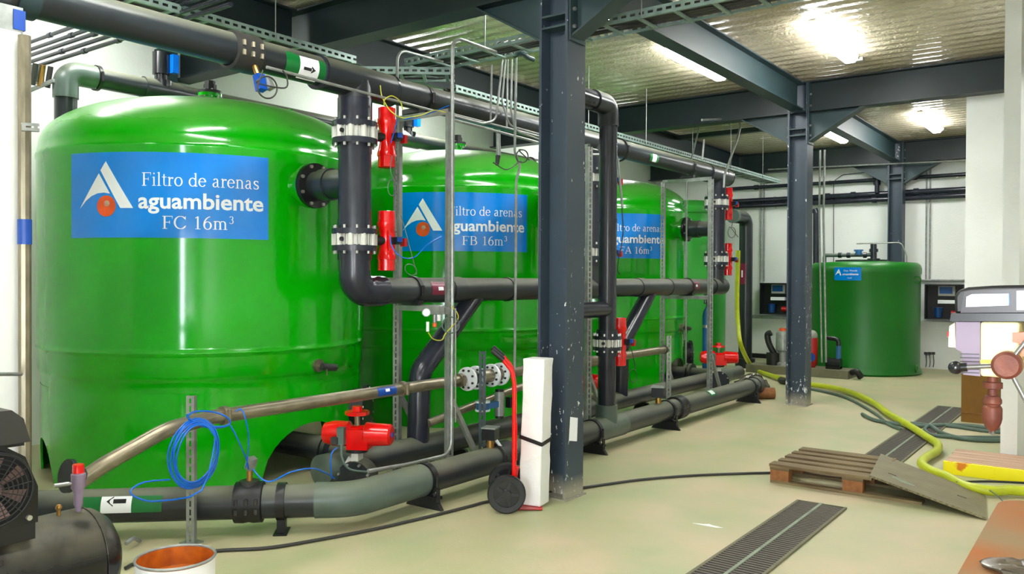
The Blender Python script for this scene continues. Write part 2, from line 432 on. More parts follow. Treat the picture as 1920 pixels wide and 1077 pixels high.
# ------------------------------------------------------------ steel frame
CX = -3.223
def column(y, lab, haunch=True):
    t = thing('steel_column', lab, 'column', (CX, y, 0), 'steel columns')
    m = M()
    for s in (-1, 1): m.box((CX+s*.108-.010, y-.118, 0), (CX+s*.108+.010, y+.118, 3.94))
    m.build('flange', 'column', t, ang=0)
    M().box((CX-.098, y-.007, 0), (CX+.098, y+.007, 3.94)).build('web', 'column', t, ang=0)
    m = M().box((CX-.135, y-.135, 0), (CX+.135, y+.135, .012)); m.build('base_plate', 'column', t, ang=0)
    for z in (3.3, 3.38, 3.60):
        M().box((CX-.098, y-.115, z), (CX+.098, y+.115, z+.014)).build('stiffener', 'steel', t, ang=0)
    if haunch:
        for s in (-1, 1):
            g = M(); x0 = CX+s*.118
            g.prism([(0, 0), (s*.62, .36), (0, .36)], .014, (x0, y+.007, 3.235), (1, 0, 0), (0, 0, 1))
            g.beam((x0, y, 3.23), (x0+s*.64, y, 3.6), .16, .014)
            g.build('haunch', 'steel', t, ang=0)
            M().box((x0+s*.004-.008, y-.10, 3.2), (x0+s*.004+.008, y+.10, 3.94)).build('end_plate', 'steel', t, ang=0)
            bm_ = M()
            for zz in (3.30, 3.42, 3.66, 3.80):
                for yy in (-.06, .06): bm_.cyl((x0+s*.004, y+yy, zz), (x0+s*.03, y+yy, zz), .013, n=6)
            bm_.build('bolt', 'bolt', t)
    return t
C1Y, C2Y, C3Y = 4.955, 10.33, 15.70
c1 = column(C1Y, 'large blue-grey steel column with chipped paint beside the white foam box')
patch_ = M().prism([(-.055, -.075), (.05, -.095), (.06, .07), (-.04, .09)], .001, (CX+.119, C1Y-.02, .49), (0, 1, 0), (0, 0, 1)).build('sticker_remnant', 'label', c1, ang=0)
column(C2Y, 'middle steel column, standing alone on open floor where the yellow hose passes behind')
column(C3Y, 'farthest steel column, against the back wall behind the low green tank')

def xbeam(y, lab):
    o = isect(M(), (XL, y, 3.77), (XR, y, 3.77), .37, .20, .016, .012).build('steel_beam', 'steelbeam', ang=0)
    tag(o, lab, 'beam', 'steel beams across the room')
    return o
xbeam(C1Y, 'dark steel beam across the ceiling carried by the large chipped column')
xbeam(C2Y, 'dark steel beam across the ceiling carried by the middle column and ending behind the piers')
xbeam(C3Y, 'dark steel beam along the top of the back wall')
xbeam(-.4, 'dark steel cross beam nearest the camera, overhead')
YS = [(-.3, C1Y-.12), (C1Y+.12, C2Y-.12), (C2Y+.12, C3Y-.12)]
n_ = {(-3.235, 0): 'secondary beam running from above the camera to the large chipped column',
      (-3.235, 1): 'blue-green secondary beam between the large column and the middle column, between two lamps',
      (-3.235, 2): 'blue-green secondary beam from the middle column to the farthest column',
      (-6.05, 0): 'secondary beam over the first filter tank, left of the cable tray corner',
      (-6.05, 1): 'secondary beam over the second filter tank, behind the conduit drops',
      (-6.05, 2): 'secondary beam over the third filter tank reaching the back wall'}
for x in (-3.235, -6.05):
    for i, (a, b) in enumerate(YS):
        o = isect(M(), (x, a, 3.775), (x, b, 3.775), .33, .16, .014, .010).build('secondary_beam', 'steel' if x > -4 else 'steelbeam', ang=0)
        tag(o, n_[(x, i)], 'beam', 'secondary beams')
o = isect(M(), (.4, -.3, 3.775), (.4, C2Y-.12, 3.775), .33, .16, .014, .010).build('secondary_beam', 'steel', ang=0)
tag(o, 'secondary beam beyond the right edge of the view, right of the drill press', 'beam', 'secondary beams')
# purlin-like rail under the ceiling beyond the middle beam
o = M().box((-6.0, 12.7, 3.86), (-3.3, 12.82, 3.93)).build('ceiling_rail', 'steelbeam', ang=0)
tag(o, 'flat dark green rail fixed under the ceiling between middle and back beams', 'rail')

# ------------------------------------------------------------ fluorescent lamps
def lamp(x, y, lab, L=1.42):
    t = thing('ceiling_lamp', lab, 'lamp', (x, y, ZC), 'fluorescent lamps')
    M().box((x-.045, y-L/2, ZC-.05), (x+.045, y+L/2, ZC-.005)).build('housing', 'lampbody', t, ang=0)
    prof = [(-.080, 0), (-.074, -.04), (-.045, -.07), (.045, -.07), (.074, -.04), (.080, 0)]
    m = M(); vs = []
    for yy, s in ((y-L/2-.01, .75), (y-L/2+.04, 1), (y+L/2-.04, 1), (y+L/2+.01, .75)):
        vs += [(x+a*s, yy, ZC-.045+b*s) for a, b in prof]
    k = 6
    fs = [(r*k+i, r*k+(i+1) % k, (r+1)*k+(i+1) % k, (r+1)*k+i) for r in range(3) for i in range(k)]+[(5, 4, 3, 2, 1, 0), (18, 19, 20, 21, 22, 23)]
    m.add(vs, fs).build('diffuser', 'lamp', t, ang=50)
    M().tube([(x, y+L/2, ZC-.03), (x+.02, y+L/2+.10, ZC-.02), (x+.02, y+L/2+.22, ZC-.01)], .008, n=6).build('cord', 'cable', t)
    M().cbox((x+.02, y+L/2+.25, ZC-.02), (.09, .07, .04)).build('junction_box', 'lampbody', t, ang=0)
    return t
lamp(-3.80, 8.54, 'lit ceiling lamp left of the blue-green beam, between large and middle columns')
lamp(-2.37, 8.58, 'lit ceiling lamp right of the blue-green beam, nearest full lamp on the right')
lamp(-2.39, 13.76, 'small lit lamp beyond the middle beam, just left of the white pier')
lamp(-3.84, 13.95, 'small lit lamp seen under the right haunch of the middle column')
lamp(-3.84, 5.98, 'lamp mostly hidden above the cable tray beside the large column')
lamp(-6.62, 11.8, 'lamp over the third filter tank glowing above the upper header pipe')
lamp(-6.85, 3.3, 'lamp over the first filter tank, hidden above the upper header pipe')
lamp(-6.85, 7.6, 'lamp over the second filter tank, hidden behind the beams')
lamp(-3.8, 2.3, 'lamp above the camera side aisle, left row')
lamp(-2.3, 2.3, 'lamp above the camera side aisle, right row')
lamp(-3.8, -2.2, 'lamp behind the camera, left row')
lamp(-2.3, -2.2, 'lamp behind the camera, right row')
lamp(1.4, 2.3, 'lamp over the drill press bench, outside the view')
lamp(1.4, 8.5, 'lamp right of the near white pier, outside the view')

# ------------------------------------------------------------ lettering
def fontmesh(body, size, bold=0.0, width=None):
    cu = bpy.data.curves.new('t', 'FONT'); cu.body = body; cu.size = 1; cu.offset = bold; cu.resolution_u = 3; cu.fill_mode = 'FRONT' if hasattr(cu, 'fill_mode') else cu.fill_mode
    ob = bpy.data.objects.new('t', cu); col.objects.link(ob)
    dg = bpy.context.evaluated_depsgraph_get(); me = bpy.data.meshes.new_from_object(ob.evaluated_get(dg))
    vs = [tuple(v.co) for v in me.vertices]; fs = [tuple(p.vertices) for p in me.polygons]
    bpy.data.objects.remove(ob); bpy.data.curves.remove(cu); bpy.data.meshes.remove(me)
    x0 = min(v[0] for v in vs); x1 = max(v[0] for v in vs)
    k = width/(x1-x0) if width else size
    return [((v[0]-x0)*k, v[1]*size) for v in vs], fs


def seg_(x0, y0, x1, y1, w0, w1=None):
    w1 = w0 if w1 is None else w1; dx, dy = x1-x0, y1-y0; L = math.hypot(dx, dy); nx, ny = -dy/L/2, dx/L/2
    return [[(x0+nx*w0, y0+ny*w0), (x1+nx*w1, y1+ny*w1), (x1-nx*w1, y1-ny*w1), (x0-nx*w0, y0-ny*w0)]]


def arc_(cx, cy, rx, ry, a0, a1, thick=.085, thin=.032, n=14):
    P = []; out = []
    for i in range(n+1):
        a = rad(a0+(a1-a0)*i/n); wd = thin+(thick-thin)*abs(math.cos(a))**1.3; c, s = math.cos(a), math.sin(a)
        P.append(((cx+rx*c+wd/2*c, cy+ry*s+wd/2*s), (cx+rx*c-wd/2*c, cy+ry*s-wd/2*s)))
    for i in range(n): out.append([P[i][0], P[i+1][0], P[i+1][1], P[i][1]])
    return out
def ser(x0, x1, y): return seg_(x0, y, x1, y, .03)
GL = {}
GL['F'] = (.56, seg_(.14, 0, .14, .66, .09)+ser(.03, .27, .015)+seg_(.03, .645, .52, .645, .032)+seg_(.505, .52, .515, .65, .02, .035)+seg_(.14, .34, .38, .34, .03)+seg_(.38, .26, .38, .42, .028))
GL['i'] = (.27, seg_(.13, 0, .13, .45, .075)+ser(.03, .23, .015)+seg_(.04, .41, .13, .44, .03)+arc_(.13, .61, .02, .02, 0, 360, .05, .05, 8))
GL['l'] = (.27, seg_(.13, 0, .13, .68, .075)+ser(.03, .23, .015)+seg_(.04, .64, .13, .67, .03))
GL['t'] = (.30, seg_(.13, .08, .13, .58, .07)+seg_(.02, .435, .27, .435, .032)+arc_(.215, .10, .085, .085, 180, 310, .07, .03))
GL['r'] = (.35, seg_(.12, 0, .12, .45, .075)+ser(.02, .23, .015)+seg_(.03, .41, .12, .44, .03)+seg_(.13, .33, .25, .43, .035, .05)+arc_(.29, .395, .02, .02, 0, 360, .05, .05, 8))
GL['o'] = (.50, arc_(.25, .225, .185, .215, 0, 360))
GL['d'] = (.51, arc_(.22, .22, .17, .205, 40, 320)+seg_(.38, 0, .38, .68, .075)+seg_(.30, .64, .38, .67, .03)+seg_(.38, .015, .48, .03, .03)+seg_(.34, .36, .38, .33, .035)+seg_(.34, .08, .38, .10, .035))
GL['e'] = (.45, arc_(.22, .225, .17, .21, 5, 325)+seg_(.06, .25, .385, .25, .03))
GL['a'] = (.46, seg_(.30, .06, .30, .34, .075)+arc_(.20, .33, .10, .10, 0, 165, .075, .035)+arc_(.17, .12, .10, .105, 80, 300, .08, .035)+seg_(.18, .23, .30, .28, .035)+seg_(.21, .03, .30, .09, .035)+arc_(.36, .06, .05, .05, 180, 320, .05, .03))
GL['n'] = (.52, seg_(.12, 0, .12, .45, .075)+ser(.02, .22, .015)+seg_(.03, .41, .12, .44, .03)+arc_(.25, .30, .13, .135, 0, 130, .08, .035)+seg_(.38, 0, .38, .31, .075)+ser(.29, .48, .015))
GL['s'] = (.40, arc_(.19, .335, .105, .095, 30, 250, .08, .032)+arc_(.19, .12, .125, .105, -140, 85, .085, .032)+seg_(.31, .33, .31, .43, .025)+seg_(.06, .02, .06, .14, .025)+seg_(.13, .26, .26, .19, .07))
GL['m'] = (.78, seg_(.12, 0, .12, .45, .075)+ser(.02, .21, .015)+seg_(.03, .41, .12, .44, .03)+arc_(.245, .30, .12, .135, 0, 130, .08, .035)+seg_(.365, 0, .365, .31, .075)+ser(.28, .45, .015)+arc_(.49, .30, .12, .135, 0, 140, .08, .035)+seg_(.61, 0, .61, .31, .075)+ser(.52, .71, .015))
GL['C'] = (.66, arc_(.35, .33, .28, .32, 38, 322, .095, .032, 22)+seg_(.585, .47, .585, .65, .028)+seg_(.57, .12, .61, .18, .03))
GL['A'] = (.70, seg_(.09, .02, .35, .67, .035)+seg_(.34, .67, .60, .02, .085)+seg_(.18, .23, .49, .23, .03)+ser(.01, .20, .015)+ser(.48, .70, .015))
GL['B'] = (.62, seg_(.14, 0, .14, .66, .09)+ser(.03, .30, .015)+ser(.03, .30, .645)+seg_(.2, .35, .34, .35, .03)+arc_(.30, .50, .17, .145, -90, 90, .09, .03)+arc_(.32, .185, .20, .17, -90, 90, .095, .03))
GL['1'] = (.46, seg_(.24, 0, .24, .66, .08)+ser(.12, .37, .015)+seg_(.12, .57, .25, .65, .04))
GL['6'] = (.50, arc_(.25, .20, .165, .20, 0, 360, .085, .03)+arc_(.44, .22, .36, .45, 100, 182, .08, .03))
GL['3'] = (.46, arc_(.21, .50, .13, .14, -80, 160, .08, .032)+arc_(.20, .19, .16, .18, -150, 85, .085, .032))
GL[' '] = (.28, [])
GL['v'] = (.48, seg_(.06, .43, .24, .02, .08)+seg_(.24, .02, .41, .43, .032)+ser(.0, .16, .435)+ser(.33, .48, .435))


def serif(body, size, width):
    x = 0; polys = []
    for ch in body:
        k = 1.0; dy = 0
        if ch == '^': ch = '3'; k = .6; dy = .32
        adv, pol = GL[ch]
        for p in pol: polys.append([(x+a*k, b*k+dy) for a, b in p])
        x += adv*k
    s = width/x
    vs = []; fs = []
    for p in polys:
        b = len(vs); vs += [(a*s, c*size) for a, c in p]; fs.append(tuple(range(b, b+len(p))))
    return vs, fs


# ------------------------------------------------------------ the three sand filters
TX, TY0, TD, TR = -6.343, 4.204, 3.291, 1.302
HX, HZU, HZM = -4.464, 2.955, 1.448       # header pipes
SU0, SW = rad(-47.38), .7786/1.4          # sign: centre azimuth and half width
def az_arch(az, mid, half, top):
    d = abs((math.degrees(az)-mid+180) % 360-180)
    return top*math.sqrt(max(0, 1-(d/half)**2)) if d < half else 0.0


def sand_filter(i):
    ty = TY0+i*TD; nm = 'CBA'[i]
    lab = ['nearest green sand filter tank, its blue sign reading FC',
           'middle green sand filter tank, its blue sign reading FB, behind the conduits',
           'farthest green sand filter tank, sign reading FA, right of the large column'][i]
    t = thing('sand_filter_tank', lab, 'tank', (TX, ty, 0), 'green sand filter tanks')
    prof = [(TR-.030, .70), (TR-.030, .785), (TR-.022, .80), (TR-.010, .83), (TR-.008, .965), (TR-.002, .985), (TR+.006, .995), (TR+.006, 1.005), (TR-.001, 1.015), (TR, 1.04), (TR, 1.3), (TR, 2.46), (TR+.006, 2.475), (TR+.006, 2.50), (TR-.004, 2.515),
            (TR-.012, 2.57)]
    for k in range(1, 15):
        a = PI/2*k/14; prof.append(((TR-.012)*(math.cos(a)**.78) if k < 14 else .02, 2.57+.43*math.sin(a)))
    M().lathe(prof, (TX, ty, 0), n=96, caps=False).build('shell', 'green', t, ang=40)
    # skirt with its arched openings
    m = M(); n = 144; vs = []
    for k in range(n):
        az = 2*PI*k/n; zb = max(az_arch(az, 3, 20, .42), az_arch(az, -106, 12, .30), az_arch(az, 110, 20, .46))
        for r in (TR-.028, TR-.045):
            vs += [(TX+r*math.cos(az), ty+r*math.sin(az), zb), (TX+r*math.cos(az), ty+r*math.sin(az), .71)]
    fs = []
    for k in range(n):
        a = 4*k; b = 4*((k+1) % n)
        fs += [(a, b, b+1, a+1), (a+2, a+3, b+3, b+2), (a, a+2, b+2, b)]
    m.add(vs, fs).build('skirt', 'green', t, ang=40)
    M().lathe([(TR-.06, .66), (.9, .42), (.3, .30), (.02, .28)], (TX, ty, 0), n=48, caps=False).build('bottom_head', 'green', t)
    # sign
    sz0, sz1 = 1.822, 2.426; SH = sz1-sz0; SWm = 2*SW*TR
    def onto(u, v, r):     # u,v in metres from the sign's upper left corner
        a = SU0-SW+u/TR
        return Vector((TX+r*math.cos(a), ty+r*math.sin(a), sz1-v))
    m = M(); n = 40; vs = []
    for k in range(n+1):
        u = SWm*k/n
        vs += [onto(u, 0, TR+.002), onto(u, SH, TR+.002), onto(u, 0, TR+.006), onto(u, SH, TR+.006)]
    fs = []
    for k in range(n):
        a, b = 4*k, 4*k+4
        fs += [(a+2, a+3, b+3, b+2), (a, a+2, b+2, b), (a+1, b+1, b+3, a+3)]
    fs += [(0, 1, 3, 2), (4*n, 4*n+2, 4*n+3, 4*n+1)]
    sg = m.add(vs, fs).build('sign', 'blue', t, label='blue sign reading Filtro de arenas aguambiente F%s 16m3' % nm)
    def flat(vf, u0, vbase, name, mt='white', rr=.008):
        m = M(); m.add([onto(u0+a, vbase-b, TR+rr) for a, b in vf[0]], vf[1]); return m.build(name, mt, sg, ang=0)
    flat(serif('Filtro de arenas', .142, .555*SWm), .40*SWm, .395*SH, 'lettering')
    flat(fontmesh('aguambiente', .158, .022, .59*SWm), .384*SWm, .655*SH, 'lettering')
    flat(serif('F%s 16m^' % nm, .138, .335*SWm), .496*SWm, .895*SH, 'lettering')
    def pol(pts): return [(a*SWm, -b*SH) for a, b in pts]
    # logo: two white blades and a ball
    def strip(A, B, n, k):
        def ev(P_, t):
            t = t*(len(P_)-1); i = min(int(t), len(P_)-2); f_ = t-i
            return (P_[i][0]+(P_[i+1][0]-P_[i][0])*f_, P_[i][1]+(P_[i+1][1]-P_[i][1])*f_)
        vs = []
        for i in range(n+1):
            p, q = ev(A, i/n), ev(B, i/n)
            for j in range(k+1): f_ = j/k; vs.append(((p[0]+(q[0]-p[0])*f_)*SWm, -(p[1]+(q[1]-p[1])*f_)*SH))
        return vs, [(i*(k+1)+j, (i+1)*(k+1)+j, (i+1)*(k+1)+j+1, i*(k+1)+j+1) for i in range(n) for j in range(k)]
    flat(strip([(.187, .21), (.294, .655)], [(.217, .105), (.359, .655)], 14, 3), 0, 0, 'logo_blade')
    flat(strip([(.178, .245), (.062, .655)], [(.178, .245), (.195, .31), (.218, .40), (.240, .485), (.205, .472), (.17, .48), (.135, .51), (.10, .565), (.062, .655)], 24, 8), 0, 0, 'logo_blade')
    c = onto(.2195*SWm, .63*SH, TR+.004); m = M(); nv = []
    for k in range(24): nv.append((.2195*SWm+.075*math.cos(2*PI*k/24), -.63*SH+.075*math.sin(2*PI*k/24)))
    flat((nv, [tuple(range(23, -1, -1))]), 0, 0, 'logo_ball', 'orange', .0095)
    nv = [(.224*SWm+.022*math.cos(2*PI*k/16), -.60*SH+.022*math.sin(2*PI*k/16)) for k in range(16)]
    flat((nv, [tuple(range(15, -1, -1))]), 0, 0, 'ball_highlight', 'palewood', .0105)
    # side nozzle (flanged) towards the riser
    yr = ty-.07
    nz = M().cyl((TX+TR-.12, yr, 2.235), (-4.93, yr, 2.235), .125, n=28).build('nozzle', 'green', t)
    M().cyl((-4.95, yr, 2.235), (-4.915, yr, 2.235), .168, n=32).build('nozzle_flange', 'green', nz)
    # small sample cock low on the right front
    a = rad(4); p = Vector((TX+TR*math.cos(a), ty+TR*math.sin(a), .86)); d = Vector((math.cos(a), math.sin(a), 0)); s = Vector((-d.y, d.x, 0))
    dv = M().cyl(p-d*.03, p+d*.02, .05, n=20).cyl(p, p+d*.09, .02, n=12).build('drain_cock', 'stain', t)
    M().cyl(p+d*.07-s*.03, p+d*.09+s*.10-Vector((0, 0, .02)), .028, n=14).build('cap', 'cable', dv)
    M().beam(p+d*.09+Vector((0, 0, .01)), p+d*.09-Vector((0, 0, .07)), .014, .006).build('handle', 'stain', dv)
    # top nozzle with black cap
    tp = M().cyl((TX, ty, 2.990), (TX, ty, 3.100), .055, n=20).cyl((TX, ty, 3.095), (TX, ty, 3.120), .10, n=24).build('top_nozzle', 'green', t)
    M().cyl((TX, ty, 3.120), (TX, ty, 3.145), .10, n=24).cyl((TX, ty, 3.140), (TX, ty, 3.200), .055, n=8).cyl((TX, ty, 3.200), (TX, ty, 3.230), .045, n=8).build('cap', 'black', tp)
    bolts(tp, (TX, ty, 3.120), (0, 0, 1), .082, 8, .008, .034)
    # lifting lug
    a = rad(30); p = Vector((TX+.72*math.cos(a), ty+.72*math.sin(a), 2.89))
    M().ring(p+Vector((0, 0, .03)), (1, .3, 0), .05, .012, n=16).build('lifting_lug', 'green', t)
    # black blind disc of the bottom manhole, and one at the left
    for azd, zz in ((33, .42),):
        a = rad(azd); d = Vector((math.cos(a), math.sin(a), 0)); p = Vector((TX, ty, zz))+d*(TR-.05)
        mh = M().cyl(p, p+d*.10, .18, n=32).cyl(p+d*.10, p+d*.13, .21, n=32).build('manhole_cover', 'black', t)
        bolts(mh, p+d*.115, d, .19, 12, .010, .022)
    return t
for i in range(3): sand_filter(i)

# ------------------------------------------------------------ butterfly valves with red actuators
def valve(x, y, z, lab, off=(.05, .27), group='red actuated valves on the risers', big=1.0, actz=0.0, grp=True):
    t = thing('butterfly_valve', lab, 'valve', (x, y, z-.1), group)
    k = big
    M().cyl((x, y, z-.036*k), (x, y, z+.036*k), .135*k, n=36).build('body', 'valvew', t)
    m = M(); nn = 10
    for i in range(nn):
        a = 2*PI*(i+.5)/nn; p = Vector((x+.142*k*math.cos(a), y+.142*k*math.sin(a), z)); m.cyl(p-Vector((0, 0, .042*k)), p+Vector((0, 0, .042*k)), .022*k, n=10)
    m.build('lug', 'valvew', t)
    for s in (-1, 1):
        z0 = z+s*.060*k
        fl_ = M().cyl((x, y, z0-.022*k), (x, y, z0+.018*k), .162*k, n=36).build('flange', 'pvc2', t)
        M().cyl((x, y, z0+s*.015), (x, y, z0+s*.085*k), .122*k, n=32).build('stub', 'pvc2', fl_)
        bolts(t, (x, y, z0+s*.018*k), (0, 0, 1), .145*k, 10, .010*k, .024*k, name='bolt')
    bolts(t, (x, y, z), (0, 0, 1), .145*k, 10, .006, .085*k, name='stud')
    m = M(); a = math.atan2(y-0, x-0)
    m.cyl((x+.035, y-.16*k, z), (x+.03, y-.142*k, z), .016, n=10)
    m.build('port', 'black', t)
    ax, ay = x+off[0], y+off[1]; az = z+actz
    M().cyl((x, y+.12*k, z), (ax, ay-.03, az), .035, n=12).build('bracket', 'black', t)
    pr = [(.056, -.222), (.064, -.218), (.064, -.14), (.070, -.138), (.070, -.112), (.064, -.095), (.052, -.04), (.050, 0), (.052, .04), (.064, .095), (.070, .112), (.070, .138), (.064, .14), (.064, .218), (.056, .222)]
    ac = M().lathe(pr, (ax, ay, az), n=24).cbox((ax+.02, ay, az), (.07, .07, .15)).build('actuator', 'red', t)
    M().cbox((ax+.085, ay+.02, az+.0), (.05, .06, .055)).build('solenoid', 'blackg', ac)
    M().cbox((ax+.12, ay+.02, az+.01), (.02, .035, .035)).build('connector', 'bluesticker', ac)
    M().cbox((ax+.10, ay+.08, az-.01), (.045, .03, .06)).build('limit_box', 'darkred', ac)
    return t
def hvalve(x, y, z, lab, yaw_=0.0, tilt=0):
    """low actuated valve: horizontal red cylinder on a pale neck"""
    t = thing('actuated_valve', lab, 'valve', (x, y, z-.3), 'low red actuated valves')
    d = Vector((math.cos(yaw_), math.sin(yaw_), 0)); s = Vector((-d.y, d.x, 0)); p = Vector((x, y, z))
    pr = [(.03, -.25), (.072, -.235), (.088, -.17), (.088, -.06), (.062, -.04), (.062, .05), (.085, .07), (.078, .18), (.075, .24), (.06, .252)]
    ac = M().lathe(pr, p, d, n=28).cbox(p+d*.02-Vector((0, 0, .03)), (.15, .15, .14), yaw_).build('actuator', 'red', t)
    M().cyl(p+d*.252, p+d*.258, .018, n=10).build('end_screw', 'bluesticker', ac)
    M().cyl(p+Vector((0, 0, .05)), p+Vector((0, 0, .15)), .02, n=10).build('stem', 'stain', t)
    hw = M().cyl(p+Vector((0, 0, .135)), p+Vector((0, 0, .16)), .085, n=8).cyl(p+Vector((0, 0, .16)), p+Vector((0, 0, .195)), .035, n=10).build('handwheel', 'red', t)
    M().cbox(p-d*.08+s*-.10, (.05, .05, .12), yaw_).build('solenoid', 'ghose', ac)
    M().cbox(p-d*.12+s*-.115+Vector((0, 0, -.03)), (.05, .04, .05), yaw_).build('connector', 'cable', ac)
    M().cyl(p-Vector((0, 0, .10)), p-Vector((0, 0, .125)), .075, n=20).build('mount_plate', 'black', t)
    M().beam(p-Vector((0, 0, .12)), p-Vector((0, 0, .20)), .11, .05, d).beam(p-d*.03-Vector((0, 0, .17)), p-d*.10-Vector((0, 0, .30)), .06, .05, s).build('neck', 'valvew', t)
    M().cyl(p-s*.08-Vector((0, 0, .31)), p+s*.08-Vector((0, 0, .31)), .13, n=28).build('body', 'pvc', t)
    bolts(t, p-Vector((0, 0, .31)), s, .115, 8, .010, .10)
    return t

# ------------------------------------------------------------ header pipes and risers
RY = [TY0-.07+i*TD for i in range(3)]
def collar(parent, c, ax, r, wd=.05, th=.012, name='clamp', mt='black', boss=True, side=(1, 0, 0)):
    c = Vector(c); ax = Vector(ax).normalized(); m = M()
    m.lathe([(r+.001, -wd/2), (r+th, -wd/2), (r+th, wd/2), (r+.001, wd/2)], c, ax, n=32, caps=False)
    if boss:
        s = Vector(side); m.cyl(c+s*(r+.012)-Vector((0, 0, .04)), c+s*(r+.012)+Vector((0, 0, .04)), .012, n=8)
    return m.build(name, mt, parent)
def coupling(parent, c, ax, r, wd=.16, mt='black', name='coupling'):
    c = Vector(c); ax = Vector(ax).normalized(); u, v = frame(ax)
    o = M().lathe([(r+.001, -wd/2), (r+.022, -wd/2+.005), (r+.024, -.03), (r+.018, 0), (r+.024, .03), (r+.022, wd/2-.005), (r+.001, wd/2)], c, ax, n=32, caps=False).build(name, mt, parent)
    m = M(); sd = ax.cross(Vector((0, 0, 1))).normalized()
    for k in range(3):
        for zz in (.03, -.03):
            q = c+ax*(k-1)*wd*.34+sd*(r+.02)+Vector((0, 0, zz)); m.cyl(q-Vector((0, 0, .016)), q+Vector((0, 0, .016)), .012, n=8)
            q2 = c+ax*(k-1)*wd*.34-sd*(r+.02)+Vector((0, 0, zz)); m.cyl(q2-Vector((0, 0, .016)), q2+Vector((0, 0, .016)), .012, n=8)
    m.build('coupling_bolt', 'stain' if mt != 'black' else 'cable', o)
    return o

PR = .100
t = thing('upper_header_pipe', 'big grey upper header pipe running along under the ceiling over the tank fronts', 'pipe', (HX, .4, HZU))
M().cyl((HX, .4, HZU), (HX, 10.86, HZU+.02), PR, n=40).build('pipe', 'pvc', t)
for yy in (2.62, RY[0], RY[1], RY[2]):
    if yy > 3:
        tee = M().cyl((HX, yy-.34, HZU), (HX, yy+.34, HZU), PR+.016, n=40).cyl((HX, yy, HZU), (HX, yy, 2.74), PR+.018, n=40).build('tee', 'pvc', t)
        for s in (-1, 1): M().cyl((HX, yy+s*.335, HZU), (HX, yy+s*.355, HZU), PR+.019, n=40).build('rim', 'pvc2', tee)
M().ball((HX, 10.87, HZU+.02), .116, n=24, sq=(1, .5, 1)).build('end_cap', 'pvc', t)
coupling(t, (HX, 3.18, HZU), (0, 1, 0), PR, .19, 'cable')
for yy in (4.86, 6.75, 8.0, 9.78): collar(t, (HX, yy, HZU), (0, 1, 0), PR+(.016 if abs(yy-8) < .5 else 0), .035)
collar(t, (HX, 1.90, HZU), (0, 1, 0), PR, .10, .012, 'end_collar', 'steel', False)
# stickers
p0 = (HX, 0, HZU)
M().v
patch(p0, (0, 1, 0), PR+.0015, 3.45, 3.56, 55, 140).build('green_label', 'greensticker', t)
patch(p0, (0, 1, 0), PR+.0015, 3.56, 3.72, 55, 150).build('white_label', 'label', t)
patch(p0, (0, 1, 0), PR+.0015, 3.72, 3.82, 60, 145).build('green_label', 'greensticker', t)
def arrow_on(parent, axis0, d, r, a, ang, L, s, mt='black'):
    """printed arrow lying on a pipe"""
    m = M(); axis0 = Vector(axis0); d = Vector(d).normalized(); up = Vector((0, 0, 1)); up = (up-d*up.dot(d)).normalized(); sd = d.cross(up)
    def P3(x, y): th = rad(ang)+y/r; return axis0+d*(a+x)+(up*math.cos(th)+sd*math.sin(th))*(r+.002)
    pts = [(-L/2, -.25), (-L/2, .25), (L*.15, .25), (L*.15, .6), (L/2, 0), (L*.15, -.6), (L*.15, -.25)]
    m.add([P3(x, y*s) for x, y in pts], [(0, 1, 2, 6), (3, 4, 5)]); return m.build('arrow', mt, parent, ang=0)
arrow_on(t, p0, (0, 1, 0), PR+.003, 3.64, 105, .10, .04)
patch(p0, (0, 1, 0), PR+.0015, 8.62, 8.72, 60, 125).build('white_label', 'label', t)
patch(p0, (0, 1, 0), PR+.0015, 8.56, 8.62, 60, 125).build('green_label', 'greensticker', t)
patch(p0, (0, 1, 0), PR+.0015, 8.72, 8.77, 60, 125).build('green_label', 'greensticker', t)
# pressure sensor under the coupling
q = Vector((HX+.08, 3.22, HZU-.09))
sn = M().cyl(q, q+Vector((.04, 0, -.07)), .018, n=10).build('sensor', 'brass', t)
M().beam(q+Vector((.04, 0, -.06)), q+Vector((.07, .0, -.16)), .055, .05).build('sensor_head', 'bluesticker', sn)
M().beam(q+Vector((.05, .05, -.07)), q+Vector((.08, .06, -.14)), .045, .045).build('sensor_plug', 'galv', sn)

t = thing('lower_header_pipe', 'grey lower header pipe at eye height with maroon stickers, starting in an elbow', 'pipe', (HX, RY[0], HZM))
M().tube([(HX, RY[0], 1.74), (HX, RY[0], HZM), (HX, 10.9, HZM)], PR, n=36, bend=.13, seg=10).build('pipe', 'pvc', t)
M().tube([(HX, RY[0], 1.70), (HX, RY[0], HZM), (HX, RY[0]+.27, HZM)], PR+.014, n=36, bend=.13, seg=10).build('elbow', 'pvc2', t)
for yy in (RY[1], RY[2]):
    M().cyl((HX, yy-.2, HZM), (HX, yy+.2, HZM), PR+.014, n=36).cyl((HX, yy, HZM), (HX, yy, 1.74), PR+.01, n=36).build('tee', 'pvc', t)
for yy in (4.74, 6.75, 9.78): collar(t, (HX, yy, HZM), (0, 1, 0), PR, .04)
for a, b in ((5.15, 5.30), (8.42, 8.58), (5.95, 5.98), (9.2, 9.23)):
    M().cyl((HX, a, HZM), (HX, b, HZM), PR+.008, n=36).build('socket', 'pvc', t)
for a in (4.86, 8.9+.85):
    lb = patch((HX, 0, HZM), (0, 1, 0), PR+.0015, a, a+.20, 50, 110).build('maroon_label', 'maroon', t)
    patch((HX, 0, HZM), (0, 1, 0), PR+.0035, a+.07, a+.13, 74, 90).build('print', 'label', lb)

